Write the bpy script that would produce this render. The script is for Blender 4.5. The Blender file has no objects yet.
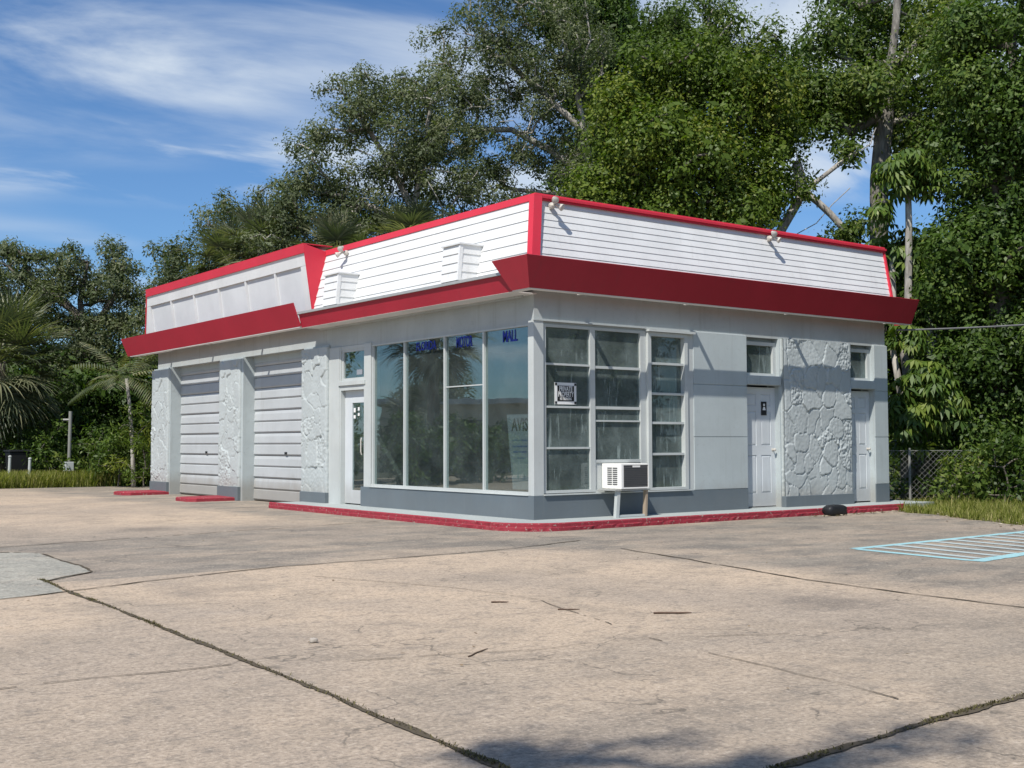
import bpy, math, random
import numpy as np
from mathutils import Vector, Matrix
R = math.radians
rng = np.random.default_rng(11)
random.seed(5)
sc = bpy.context.scene
col = sc.collection

# ------------------------------------------------------------------ camera
F_PX = 1187.07
CAM = np.array([-10.453, -13.430, 1.2])
FW = np.array([0.59910538, 0.79912911, 0.04965288])
RT = np.array([0.80019253, -0.5997373, -0.00266073])
UP = np.array([-0.02765241, -0.04132592, 0.99876299])
cd = bpy.data.cameras.new('camera'); cam = bpy.data.objects.new('camera', cd); col.objects.link(cam)
cd.sensor_width = 36.0; cd.lens = 36.0 * F_PX / 1024.0; cd.clip_start = 0.05; cd.clip_end = 3000
M = Matrix(((RT[0], UP[0], -FW[0], CAM[0]), (RT[1], UP[1], -FW[1], CAM[1]), (RT[2], UP[2], -FW[2], CAM[2]), (0, 0, 0, 1)))
cam.matrix_world = M
sc.camera = cam

def at(px, py, dep):
    """a survey helper: the place in the world seen at a pixel, dep metres ahead"""
    return CAM + (FW * F_PX + RT * (px - 512) - UP * (py - 384)) * (dep / F_PX)

# ------------------------------------------------------------------ materials
def new_mat(name):
    m = bpy.data.materials.new(name); m.use_nodes = True
    nt = m.node_tree; nt.nodes.clear()
    return m, nt, nt.nodes, nt.links
def nd(ns, t, **kw):
    n = ns.new(t)
    for k, v in kw.items(): setattr(n, k, v)
    return n
def rgba(c): return (c[0], c[1], c[2], 1.0)
def mixc(nt, fac, a, b, mode='MIX'):
    n = nt.nodes.new('ShaderNodeMix'); n.data_type = 'RGBA'; n.blend_type = mode; n.clamp_factor = True
    for sock, v in ((0, fac), (6, a), (7, b)):
        if hasattr(v, 'is_output') or isinstance(v, bpy.types.NodeSocket): nt.links.new(v, n.inputs[sock])
        elif isinstance(v, (int, float)): n.inputs[sock].default_value = v
        else: n.inputs[sock].default_value = rgba(v)
    return n.outputs[2]
def ramp(nt, src, p0, p1, c0=0.0, c1=1.0):
    n = nt.nodes.new('ShaderNodeMapRange'); n.interpolation_type = 'SMOOTHSTEP'
    n.inputs[1].default_value = p0; n.inputs[2].default_value = p1; n.inputs[3].default_value = c0; n.inputs[4].default_value = c1
    nt.links.new(src, n.inputs[0]); return n.outputs[0]
def noise(nt, vec, scale, detail=5, rough=0.55, dist=0.0):
    n = nt.nodes.new('ShaderNodeTexNoise'); n.inputs['Scale'].default_value = scale
    n.inputs['Detail'].default_value = detail; n.inputs['Roughness'].default_value = rough; n.inputs['Distortion'].default_value = dist
    if vec is not None: nt.links.new(vec, n.inputs['Vector'])
    return n.outputs['Fac']
def mapping(nt, vec, scale=(1, 1, 1), loc=(0, 0, 0), rot=(0, 0, 0)):
    n = nt.nodes.new('ShaderNodeMapping'); n.inputs['Scale'].default_value = scale; n.inputs['Location'].default_value = loc
    n.inputs['Rotation'].default_value = rot
    nt.links.new(vec, n.inputs['Vector']); return n.outputs[0]
def math_n(nt, op, a, b=0.0):
    n = nt.nodes.new('ShaderNodeMath'); n.operation = op; n.use_clamp = False
    for i, v in enumerate((a, b)):
        if isinstance(v, bpy.types.NodeSocket): nt.links.new(v, n.inputs[i])
        else: n.inputs[i].default_value = v
    return n.outputs[0]
def bump(nt, h, strength, dist=0.01):
    n = nt.nodes.new('ShaderNodeBump'); n.inputs['Strength'].default_value = strength; n.inputs['Distance'].default_value = dist
    nt.links.new(h, n.inputs['Height']); return n.outputs[0]

def paint(name, base, rough=0.55, dirt=0.25, dirt_col=(0.16, 0.15, 0.13), streak=True, bumpk=0.15, spec=0.3, chip=None, splash=0.0):
    m, nt, ns, ln = new_mat(name)
    out = nd(ns, 'ShaderNodeOutputMaterial'); p = nd(ns, 'ShaderNodeBsdfPrincipled')
    tc = nd(ns, 'ShaderNodeTexCoord').outputs['Object']
    n1 = noise(nt, tc, 1.3, 6, 0.6); n2 = noise(nt, tc, 14, 4, 0.6)
    c = mixc(nt, ramp(nt, n1, 0.3, 0.75), [x * 0.93 for x in base], [min(1, x * 1.05) for x in base])
    if streak:
        s = noise(nt, mapping(nt, tc, (9, 9, 0.7)), 1.0, 5, 0.62)
        c = mixc(nt, math_n(nt, 'MULTIPLY', ramp(nt, s, 0.52, 0.85), dirt), c, dirt_col)
    c = mixc(nt, math_n(nt, 'MULTIPLY', ramp(nt, n2, 0.55, 0.8), dirt * 0.6), c, dirt_col)
    if splash:
        zz = nd(ns, 'ShaderNodeSeparateXYZ'); ln.new(tc, zz.inputs[0]); sn = noise(nt, mapping(nt, tc, (3, 3, 1.2)), 1.0, 6, 0.65)
        hgt_ = math_n(nt, 'SUBTRACT', math_n(nt, 'ADD', 0.35, math_n(nt, 'MULTIPLY', sn, 0.55)), zz.outputs[2])
        c = mixc(nt, ramp(nt, hgt_, 0.0, 0.45, 0, splash), c, (0.23, 0.20, 0.16))
    if chip:
        ch = noise(nt, tc, 22, 6, 0.7)
        c = mixc(nt, ramp(nt, ch, 0.595, 0.63), c, chip)
    ln.new(c, p.inputs['Base Color'])
    p.inputs['Roughness'].default_value = rough; p.inputs['Specular IOR Level'].default_value = spec
    b = noise(nt, tc, 60, 3, 0.6)
    ln.new(bump(nt, b, bumpk, 0.004), p.inputs['Normal'])
    ln.new(p.outputs[0], out.inputs[0]); return m

def flat(name, base, rough=0.6, metal=0.0, spec=0.3):
    m, nt, ns, ln = new_mat(name)
    out = nd(ns, 'ShaderNodeOutputMaterial'); p = nd(ns, 'ShaderNodeBsdfPrincipled')
    tc = nd(ns, 'ShaderNodeTexCoord').outputs['Object']
    n1 = noise(nt, tc, 9, 5, 0.6)
    ln.new(mixc(nt, n1, [x * 0.82 for x in base], [min(1, x * 1.15) for x in base]), p.inputs['Base Color'])
    p.inputs['Roughness'].default_value = rough; p.inputs['Metallic'].default_value = metal; p.inputs['Specular IOR Level'].default_value = spec
    ln.new(p.outputs[0], out.inputs[0]); return m

def glass(name, tint, refl, dust, dust_col=(0.45, 0.48, 0.47), streaky=False):
    m, nt, ns, ln = new_mat(name)
    out = nd(ns, 'ShaderNodeOutputMaterial')
    tr = nd(ns, 'ShaderNodeBsdfTransparent'); tr.inputs[0].default_value = rgba(tint)
    gl = nd(ns, 'ShaderNodeBsdfGlossy'); gl.inputs['Roughness'].default_value = 0.012; gl.inputs[0].default_value = (0.86, 0.94, 0.95, 1)
    df = nd(ns, 'ShaderNodeBsdfDiffuse'); df.inputs[0].default_value = rgba(dust_col)
    lw = nd(ns, 'ShaderNodeLayerWeight'); lw.inputs[0].default_value = 0.5
    fr5 = math_n(nt, 'ADD', math_n(nt, 'MULTIPLY', math_n(nt, 'POWER', lw.outputs['Facing'], 5.0), 0.96), 0.04)
    tc = nd(ns, 'ShaderNodeTexCoord').outputs['Object']
    wob = noise(nt, tc, 1.1, 2, 0.5); bm = bump(nt, wob, 0.035, 0.05); ln.new(bm, gl.inputs['Normal'])
    fac = math_n(nt, 'ADD', fr5, refl)
    m1 = nd(ns, 'ShaderNodeMixShader'); ln.new(fac, m1.inputs[0]); ln.new(tr.outputs[0], m1.inputs[1]); ln.new(gl.outputs[0], m1.inputs[2])
    n = noise(nt, mapping(nt, tc, (1, 1, 1)), 2.2, 6, 0.65)
    d = ramp(nt, n, 0.3, 0.8, dust * 0.4, dust * 1.3)
    if streaky:
        s = noise(nt, mapping(nt, tc, (14, 14, 1.3)), 1.0, 5, 0.6, 0.6)
        k = noise(nt, tc, 1.7, 3, 0.5)
        d = math_n(nt, 'ADD', d, math_n(nt, 'MULTIPLY', ramp(nt, s, 0.54, 0.66), ramp(nt, k, 0.40, 0.6, 0.0, 0.5)))
    m2 = nd(ns, 'ShaderNodeMixShader'); ln.new(d, m2.inputs[0]); ln.new(m1.outputs[0], m2.inputs[1]); ln.new(df.outputs[0], m2.inputs[2])
    ln.new(m2.outputs[0], out.inputs[0]); return m

def leafmat(name, dark, mid, light, gloss=0.35, trans=0.25):
    m, nt, ns, ln = new_mat(name)
    out = nd(ns, 'ShaderNodeOutputMaterial'); p = nd(ns, 'ShaderNodeBsdfPrincipled')
    a = nd(ns, 'ShaderNodeAttribute', attribute_name='tint')
    cr = nd(ns, 'ShaderNodeValToRGB'); e = cr.color_ramp.elements
    e[0].position = 0.0; e[0].color = rgba(dark); e[1].position = 1.0; e[1].color = rgba(light)
    k = e.new(0.5); k.color = rgba(mid)
    ln.new(a.outputs['Fac'], cr.inputs[0]); ln.new(cr.outputs[0], p.inputs['Base Color'])
    p.inputs['Roughness'].default_value = 0.5; p.inputs['Specular IOR Level'].default_value = gloss
    t = nd(ns, 'ShaderNodeBsdfTranslucent')
    ln.new(mixc(nt, 1.0, cr.outputs[0], (1.25, 1.5, 0.45), 'MULTIPLY'), t.inputs[0])
    mx = nd(ns, 'ShaderNodeMixShader'); mx.inputs[0].default_value = trans
    ln.new(p.outputs[0], mx.inputs[1]); ln.new(t.outputs[0], mx.inputs[2]); ln.new(mx.outputs[0], out.inputs[0]); return m

def barkmat(name, a, b):
    m, nt, ns, ln = new_mat(name)
    out = nd(ns, 'ShaderNodeOutputMaterial'); p = nd(ns, 'ShaderNodeBsdfPrincipled')
    tc = nd(ns, 'ShaderNodeTexCoord').outputs['Object']
    n1 = noise(nt, mapping(nt, tc, (6, 6, 1.4)), 1.5, 7, 0.65); n2 = noise(nt, tc, 1.2, 3)
    c = mixc(nt, ramp(nt, n1, 0.35, 0.68), a, b)
    c = mixc(nt, ramp(nt, n2, 0.5, 0.7, 0, 0.5), c, [x * 0.6 for x in a])
    ln.new(c, p.inputs['Base Color']); p.inputs['Roughness'].default_value = 0.9
    ln.new(bump(nt, n1, 0.6, 0.03), p.inputs['Normal']); ln.new(p.outputs[0], out.inputs[0]); return m

WALL = paint('pale_blue_grey_paint', (0.41, 0.455, 0.455), 0.6, 0.34, splash=0.5)
HEAD = paint('header_grey_paint', (0.40, 0.43, 0.425), 0.6, 0.4, (0.2, 0.18, 0.15))
STONE = paint('painted_stone', (0.42, 0.455, 0.45), 0.7, 0.08, bumpk=0.4, streak=True, splash=0.45)
PLINTH = paint('dark_grey_plinth_paint', (0.115, 0.145, 0.165), 0.55, 0.2, (0.22, 0.23, 0.23), splash=0.13)
TRIM = paint('off_white_frame_paint', (0.47, 0.495, 0.48), 0.5, 0.25, (0.3, 0.27, 0.22))
WHITE = paint('white_siding_paint', (0.66, 0.665, 0.655), 0.5, 0.28, (0.36, 0.35, 0.32))
PANELW = paint('white_panel_paint', (0.62, 0.635, 0.64), 0.5, 0.12, (0.45, 0.44, 0.42))
DOORW = paint('white_door_paint', (0.56, 0.59, 0.60), 0.4, 0.15, (0.35, 0.33, 0.3), splash=0.4)
GARAGE = paint('garage_door_paint', (0.43, 0.45, 0.455), 0.5, 0.35, (0.25, 0.24, 0.22), splash=0.6)
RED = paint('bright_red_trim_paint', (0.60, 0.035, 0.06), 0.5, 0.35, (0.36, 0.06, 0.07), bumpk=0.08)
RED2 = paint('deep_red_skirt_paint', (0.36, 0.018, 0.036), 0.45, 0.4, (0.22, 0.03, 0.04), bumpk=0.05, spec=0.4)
SOFF = paint('soffit_paint', (0.66, 0.64, 0.61), 0.7, 0.3, (0.3, 0.28, 0.25))
GALV = flat('galvanised_drip_edge', (0.5, 0.5, 0.47), 0.45, 0.5)
ROOF = flat('roof_membrane', (0.32, 0.31, 0.3), 0.9)
KERB = paint('red_kerb_paint', (0.27, 0.028, 0.042), 0.8, 0.7, (0.3, 0.2, 0.17), streak=False, bumpk=0.4, chip=(0.30, 0.22, 0.19))
WALK = paint('pale_walkway_paint', (0.34, 0.37, 0.36), 0.8, 0.3, (0.3, 0.28, 0.24), streak=False, bumpk=0.3)
INSIDE = flat('interior_wall_paint', (0.33, 0.34, 0.32), 0.9)
INFLOOR = flat('interior_floor', (0.16, 0.15, 0.14), 0.7)
GLASS_L = glass('reflective_shop_glass', (0.80, 0.87, 0.86), 0.145, 0.09, (0.26, 0.30, 0.30))
GLASS_R = glass('dusty_window_glass', (0.62, 0.68, 0.67), 0.03, 0.31, (0.30, 0.36, 0.345), True)
ACW = paint('white_appliance_plastic', (0.80, 0.79, 0.75), 0.4, 0.12, (0.5, 0.45, 0.35), bumpk=0.02)
ACD = flat('dark_grille_plastic', (0.10, 0.10, 0.10), 0.5)
RUSTY = flat('rusty_steel', (0.33, 0.26, 0.19), 0.8)
BLACK = flat('black_plastic', (0.015, 0.016, 0.018), 0.5)
SIGNW = flat('sign_white', (0.75, 0.75, 0.73), 0.5)
POSTER = flat('poster_paper', (0.27, 0.29, 0.32), 0.6)
POSTERL = flat('poster_pale_band', (0.40, 0.40, 0.40), 0.6)
POSTB = flat('poster_blue_print', (0.10, 0.14, 0.26), 0.6)
BLUE = flat('blue_vinyl', (0.015, 0.035, 0.33), 0.5)
LAMPG = flat('weathered_lamp_metal', (0.55, 0.52, 0.46), 0.5, 0.2)
LENS = flat('dull_lamp_glass', (0.55, 0.53, 0.48), 0.2)
GALVF = flat('galvanised_wire', (0.26, 0.26, 0.24), 0.6, 0.2)
WIRE = flat('grey_cable', (0.14, 0.14, 0.14), 0.6)
CRACK = flat('crack_dirt', (0.085, 0.068, 0.045), 0.95)
TWIG = flat('dry_twig_bark', (0.10, 0.065, 0.045), 0.9)
PEB = flat('pale_pebble', (0.38, 0.34, 0.29), 0.8)
TRASH = flat('rusty_brown_bits', (0.25, 0.15, 0.07), 0.9)
HATCH = paint('pale_turquoise_paint', (0.30, 0.51, 0.53), 0.8, 0.75, (0.24, 0.23, 0.2), streak=False, bumpk=0.3, chip=(0.25, 0.23, 0.2))
HATCHW = paint('worn_pale_stripe_paint', (0.40, 0.46, 0.45), 0.8, 0.8, (0.24, 0.23, 0.2), streak=False, bumpk=0.3, chip=(0.2, 0.19, 0.165))
BEIGE = paint('beige_stucco', (0.62, 0.55, 0.42), 0.8, 0.1)
BARK_PALE = barkmat('pale_grey_bark', (0.22, 0.20, 0.175), (0.48, 0.45, 0.40))
BARK_GREY = barkmat('grey_bark', (0.12, 0.108, 0.092), (0.30, 0.28, 0.245))
BARK_DARK = barkmat('dark_bark', (0.07, 0.06, 0.05), (0.19, 0.165, 0.135))
BARK_PALM = barkmat('palm_bark', (0.10, 0.085, 0.065), (0.25, 0.22, 0.17))
L_OAK = leafmat('olive_oak_leaf', (0.055, 0.074, 0.034), (0.102, 0.126, 0.058), (0.185, 0.20, 0.105), 0.25, 0.34)
L_BRIGHT = leafmat('bright_green_leaf', (0.045, 0.075, 0.010), (0.090, 0.140, 0.016), (0.19, 0.21, 0.03), 0.25, 0.32)
L_DARK = leafmat('deep_green_leaf', (0.030, 0.058, 0.010), (0.060, 0.108, 0.017), (0.13, 0.18, 0.035), 0.28, 0.32)
L_MID = leafmat('mid_green_leaf', (0.040, 0.072, 0.012), (0.078, 0.125, 0.02), (0.16, 0.19, 0.04), 0.28, 0.32)
L_UMB = leafmat('umbrella_leaf', (0.040, 0.080, 0.012), (0.085, 0.145, 0.02), (0.22, 0.26, 0.05), 0.5, 0.3)
L_PALM = leafmat('palm_frond', (0.060, 0.078, 0.040), (0.115, 0.135, 0.075), (0.32, 0.30, 0.17), 0.35, 0.25)
L_GRASS = leafmat('grass_blade', (0.10, 0.13, 0.022), (0.21, 0.225, 0.05), (0.44, 0.38, 0.18), 0.12, 0.4)
L_WEED = leafmat('dry_joint_weed', (0.05, 0.042, 0.022), (0.10, 0.085, 0.04), (0.17, 0.155, 0.06), 0.1, 0.2)
L_DRY = leafmat('fallen_leaf', (0.10, 0.07, 0.04), (0.22, 0.16, 0.10), (0.45, 0.40, 0.30), 0.2, 0.1)

# ------------------------------------------------------------------ mesh helpers
class MB:
    def __init__(s): s.v = []; s.f = []
    def add(s, vs, fs):
        o = len(s.v); s.v += [tuple(map(float, v)) for v in vs]; s.f += [tuple(i + o for i in f) for f in fs]; return s
    def box(s, x0, x1, y0, y1, z0, z1):
        x0, x1 = sorted((x0, x1)); y0, y1 = sorted((y0, y1)); z0, z1 = sorted((z0, z1))
        return s.add([(x0, y0, z0), (x1, y0, z0), (x1, y1, z0), (x0, y1, z0), (x0, y0, z1), (x1, y0, z1), (x1, y1, z1), (x0, y1, z1)],
                     [(0, 3, 2, 1), (4, 5, 6, 7), (0, 1, 5, 4), (1, 2, 6, 5), (2, 3, 7, 6), (3, 0, 4, 7)])
    def sweep(s, prof_a, prof_b):
        """closed profile at one end to the matching profile at the other"""
        n = len(prof_a); vs = list(prof_a) + list(prof_b)
        fs = [tuple(range(n))[::-1], tuple(range(n, 2 * n))]
        for i in range(n):
            j = (i + 1) % n; fs.append((i, j, n + j, n + i))
        return s.add(vs, fs)
    def tube(s, pts, rad, n=8, cap=True):
        pts = [np.array(p, float) for p in pts]
        rad = rad if hasattr(rad, '__len__') else [rad] * len(pts)
        o = len(s.v); u = None
        for i, p in enumerate(pts):
            d = pts[min(i + 1, len(pts) - 1)] - pts[max(i - 1, 0)]; d /= np.linalg.norm(d) + 1e-9
            if u is None:
                u = np.cross(d, [0, 0, 1.0]);
                if np.linalg.norm(u) < 0.1: u = np.cross(d, [1.0, 0, 0])
            u = u - d * (u @ d); u /= np.linalg.norm(u); w = np.cross(d, u)
            for k in range(n):
                a = 2 * math.pi * k / n; s.v.append(tuple(p + rad[i] * (math.cos(a) * u + math.sin(a) * w)))
        for i in range(len(pts) - 1):
            for k in range(n):
                j = (k + 1) % n; s.f.append((o + i * n + k, o + i * n + j, o + (i + 1) * n + j, o + (i + 1) * n + k))
        if cap:
            s.f.append(tuple(o + k for k in range(n))[::-1]); s.f.append(tuple(o + (len(pts) - 1) * n + k for k in range(n)))
        return s
    def lathe(s, c, axis, prof, n=14):
        c = np.array(c, float); d = np.array(axis, float); d /= np.linalg.norm(d)
        u = np.cross(d, [0, 0, 1.0]);
        if np.linalg.norm(u) < 0.1: u = np.cross(d, [1.0, 0, 0])
        u /= np.linalg.norm(u); w = np.cross(d, u); o = len(s.v)
        for (r, h) in prof:
            for k in range(n):
                a = 2 * math.pi * k / n; s.v.append(tuple(c + d * h + r * (math.cos(a) * u + math.sin(a) * w)))
        for i in range(len(prof) - 1):
            for k in range(n):
                j = (k + 1) % n; s.f.append((o + i * n + k, o + i * n + j, o + (i + 1) * n + j, o + (i + 1) * n + k))
        s.f.append(tuple(o + k for k in range(n))[::-1]); s.f.append(tuple(o + (len(prof) - 1) * n + k for k in range(n)))
        return s

def origin_of(p):
    o = np.zeros(3)
    while p is not None: o += np.array(p.location); p = p.parent
    return o
def tag(o, label=None, cat=None, group=None, kind=None):
    if label: o['label'] = label
    if cat: o['category'] = cat
    if group: o['group'] = group
    if kind: o['kind'] = kind
    return o
def obj(name, mb, mat, parent=None, loc=None, smooth=False, bevel=0.0):
    """one mesh object; its vertices are given in world metres"""
    base = origin_of(parent) if parent is not None else np.array(loc if loc is not None else (0, 0, 0), float)
    me = bpy.data.meshes.new(name)
    me.from_pydata([tuple(np.array(v) - base) for v in mb.v], [], mb.f); me.update()
    if smooth: me.polygons.foreach_set('use_smooth', [True] * len(me.polygons))
    me.materials.append(mat)
    o = bpy.data.objects.new(name, me); col.objects.link(o)
    if parent is not None: o.parent = parent
    elif loc is not None: o.location = loc
    if bevel:
        b = o.modifiers.new('bevel', 'BEVEL'); b.width = bevel; b.segments = 2; b.limit_method = 'ANGLE'
    return o
def empty(name, loc, label, cat, group=None):
    o = bpy.data.objects.new(name, None); col.objects.link(o); o.location = loc; o.empty_display_size = 0.3
    return tag(o, label, cat, group)
def npmesh(name, V, Fq, mat, parent=None, loc=None, tint=None, smooth=False):
    base = origin_of(parent) if parent is not None else np.array(loc if loc is not None else (0, 0, 0), float)
    V = np.asarray(V, np.float64) - base; Fq = np.asarray(Fq, np.int32)
    me = bpy.data.meshes.new(name); n = Fq.shape[1]
    me.vertices.add(len(V)); me.vertices.foreach_set('co', V.astype(np.float32).ravel())
    me.loops.add(Fq.size); me.loops.foreach_set('vertex_index', Fq.ravel())
    me.polygons.add(len(Fq)); me.polygons.foreach_set('loop_start', np.arange(0, Fq.size, n, dtype=np.int32))
    if smooth: me.polygons.foreach_set('use_smooth', np.ones(len(Fq), bool))
    me.update(calc_edges=True)
    if tint is not None:
        a = me.attributes.new('tint', 'FLOAT', 'FACE'); a.data.foreach_set('value', np.asarray(tint, np.float32))
    me.materials.append(mat)
    o = bpy.data.objects.new(name, me); col.objects.link(o)
    if parent is not None: o.parent = parent
    elif loc is not None: o.location = loc
    return o
def text_mesh(body, size, origin, xdir, zdir, width=None, extrude=0.002, bold=0.0):
    """flat lettering as mesh data (vertices in world metres)"""
    c = bpy.data.curves.new('lettering', 'FONT'); c.body = body; c.size = size; c.align_x = 'CENTER'; c.align_y = 'CENTER'
    c.extrude = extrude; c.offset = bold; c.resolution_u = 3
    t = bpy.data.objects.new('lettering', c); col.objects.link(t)
    dg = bpy.context.evaluated_depsgraph_get()
    me = bpy.data.meshes.new_from_object(t.evaluated_get(dg))
    X = np.array(xdir, float); Z = np.array(zdir, float); N = np.cross(X, Z)
    co = np.array([v.co[:] for v in me.vertices]); k = 1.0
    if width: k = width / max(1e-6, np.ptp(co[:, 0]))
    W = np.array(origin) + co[:, :1] * k * X + co[:, 1:2] * Z + co[:, 2:3] * N
    mb = MB(); mb.add(W, [tuple(p.vertices) for p in me.polygons])
    bpy.data.objects.remove(t); bpy.data.curves.remove(c); bpy.data.meshes.remove(me)
    return mb

# ------------------------------------------------------------------ the ground
def ground_material(grey_only=False):
    m, nt, ns, ln = new_mat('patch_concrete' if grey_only else 'old_concrete')
    out = nd(ns, 'ShaderNodeOutputMaterial'); p = nd(ns, 'ShaderNodeBsdfPrincipled')
    tc = nd(ns, 'ShaderNodeTexCoord').outputs['Object']
    sep = nd(ns, 'ShaderNodeSeparateXYZ'); ln.new(tc, sep.inputs[0])
    X, Y = sep.outputs[0], sep.outputs[1]
    big = noise(nt, tc, 0.33, 6, 0.6, 0.4); mid = noise(nt, tc, 1.4, 7, 0.62, 0.3); fine = noise(nt, tc, 13, 8, 0.75); grit = noise(nt, tc, 38, 4, 0.75)
    tan = mixc(nt, ramp(nt, big, 0.36, 0.64), (0.515, 0.40, 0.286), (0.37, 0.30, 0.23))
    tan = mixc(nt, ramp(nt, mid, 0.46, 0.68, 0, 0.6), tan, (0.30, 0.245, 0.185))
    grey = mixc(nt, ramp(nt, mid, 0.36, 0.64), (0.25, 0.22, 0.178), (0.16, 0.146, 0.124))
    # slabs: the strip along the building and the slabs on the right are greyer
    wob = math_n(nt, 'MULTIPLY', math_n(nt, 'SUBTRACT', big, 0.5), 1.6)
    yb = ramp(nt, math_n(nt, 'ADD', Y, math_n(nt, 'MULTIPLY', wob, 0.05)), -2.78, -2.72)
    near = ramp(nt, math_n(nt, 'ADD', Y, wob), 1.2, 4.5, 1.0, 0.0)
    xr = ramp(nt, math_n(nt, 'ADD', X, math_n(nt, 'MULTIPLY', wob, 0.8)), -2.4, -1.4)
    g1 = math_n(nt, 'MULTIPLY', math_n(nt, 'MULTIPLY', yb, near), 1.0)
    g2 = math_n(nt, 'MULTIPLY', xr, 1.0)
    g = math_n(nt, 'MAXIMUM', g1, g2)
    # grey wear towards the street end of the lot
    wear = math_n(nt, 'MULTIPLY', ramp(nt, math_n(nt, 'ADD', Y, math_n(nt, 'MULTIPLY', wob, 2.2)), -6.0, -10.5), 0.6)
    wx = ramp(nt, X, -7.9, -7.0)
    g = math_n(nt, 'MAXIMUM', g, math_n(nt, 'MULTIPLY', wear, wx))
    patchy = ramp(nt, noise(nt, mapping(nt, tc, (0.5, 1.2, 1), (3, 7, 0), (0, 0, 0.4)), 1.0, 6, 0.62), 0.38, 0.62)
    g = math_n(nt, 'MULTIPLY', g, math_n(nt, 'ADD', math_n(nt, 'MULTIPLY', patchy, 0.5), 0.5))
    c = mixc(nt, g, tan, grey)
    if grey_only: c = mixc(nt, ramp(nt, mid, 0.36, 0.64), (0.36, 0.35, 0.295), (0.29, 0.285, 0.245))
    # pale worn sweeps and dark drips
    sw = noise(nt, mapping(nt, tc, (0.35, 1.5, 1), (0, 0, 0), (0, 0, -0.35)), 1.0, 6, 0.6, 0.8)
    c = mixc(nt, ramp(nt, sw, 0.56, 0.74, 0, 0.4), c, (0.44, 0.36, 0.28))
    st = noise(nt, mapping(nt, tc, (0.55, 1.9, 1), (9, 2, 0), (0, 0, 0.1)), 1.0, 6, 0.6, 0.5)
    c = mixc(nt, math_n(nt, 'MULTIPLY', ramp(nt, st, 0.57, 0.72, 0, 0.62), math_n(nt, 'MAXIMUM', g2, 0.35)), c, (0.125, 0.11, 0.095))
    # old oil spots under where cars stood
    ov = nd(ns, 'ShaderNodeTexVoronoi', feature='F1'); ov.inputs['Scale'].default_value = 0.33; ov.inputs['Randomness'].default_value = 1.0
    ov2 = nd(ns, 'ShaderNodeVectorMath', operation='ADD'); nv0 = nd(ns, 'ShaderNodeTexNoise'); nv0.inputs['Scale'].default_value = 2.2; nv0.inputs['Detail'].default_value = 5
    ln.new(tc, nv0.inputs['Vector']); sc0 = nd(ns, 'ShaderNodeVectorMath', operation='SCALE'); sc0.inputs['Scale'].default_value = 0.7; ln.new(nv0.outputs['Color'], sc0.inputs[0])
    ln.new(tc, ov2.inputs[0]); ln.new(sc0.outputs[0], ov2.inputs[1]); ln.new(ov2.outputs[0], ov.inputs['Vector'])
    c = mixc(nt, math_n(nt, 'MULTIPLY', ramp(nt, ov.outputs['Distance'], 0.22, 0.05), ramp(nt, big, 0.42, 0.6, 0.05, 0.6)), c, (0.12, 0.105, 0.09))
    # aggregate speckle, pits and scuffs
    blot = noise(nt, tc, 6.5, 8, 0.72, 0.3)
    scuff = noise(nt, mapping(nt, tc, (5, 16, 1), (0, 0, 0), (0, 0, 0.62)), 1.0, 7, 0.72, 0.4)
    c = mixc(nt, ramp(nt, blot, 0.50, 0.66, 0, 0.42), c, (0.20, 0.175, 0.145))
    c = mixc(nt, ramp(nt, blot, 0.46, 0.34, 0, 0.35), c, (0.50, 0.41, 0.31))
    c = mixc(nt, ramp(nt, scuff, 0.56, 0.66, 0, 0.45), c, (0.15, 0.13, 0.108))
    c = mixc(nt, ramp(nt, fine, 0.52, 0.62, 0, 0.36), c, (0.15, 0.13, 0.11))
    c = mixc(nt, ramp(nt, fine, 0.44, 0.34, 0, 0.35), c, (0.54, 0.46, 0.37))
    c = mixc(nt, ramp(nt, grit, 0.50, 0.60, 0, 0.46), c, (0.13, 0.112, 0.094))
    c = mixc(nt, ramp(nt, grit, 0.45, 0.36, 0, 0.38), c, (0.60, 0.51, 0.415))
    # hairline cracks
    vo = nd(ns, 'ShaderNodeTexVoronoi', feature='DISTANCE_TO_EDGE'); vo.inputs['Scale'].default_value = 0.42
    wv = nd(ns, 'ShaderNodeVectorMath', operation='ADD')
    nv = nd(ns, 'ShaderNodeTexNoise'); nv.inputs['Scale'].default_value = 1.5; nv.inputs['Detail'].default_value = 7
    ln.new(tc, nv.inputs['Vector'])
    scl = nd(ns, 'ShaderNodeVectorMath', operation='SCALE'); scl.inputs['Scale'].default_value = 1.1
    ln.new(nv.outputs['Color'], scl.inputs[0]); ln.new(tc, wv.inputs[0]); ln.new(scl.outputs[0], wv.inputs[1]); ln.new(wv.outputs[0], vo.inputs['Vector'])
    hl = math_n(nt, 'MULTIPLY', ramp(nt, vo.outputs['Distance'], 0.0015, 0.005, 1, 0), ramp(nt, mid, 0.42, 0.55))
    c = mixc(nt, math_n(nt, 'MULTIPLY', hl, 0.6), c, (0.09, 0.08, 0.065))
    ln.new(c, p.inputs['Base Color']); p.inputs['Roughness'].default_value = 0.88; p.inputs['Specular IOR Level'].default_value = 0.25
    hh = math_n(nt, 'ADD', math_n(nt, 'MULTIPLY', fine, 0.6), math_n(nt, 'MULTIPLY', grit, 0.5))
    ln.new(bump(nt, hh, 0.8, 0.012), p.inputs['Normal']); ln.new(p.outputs[0], out.inputs[0]); return m
CONC = ground_material()
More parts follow.
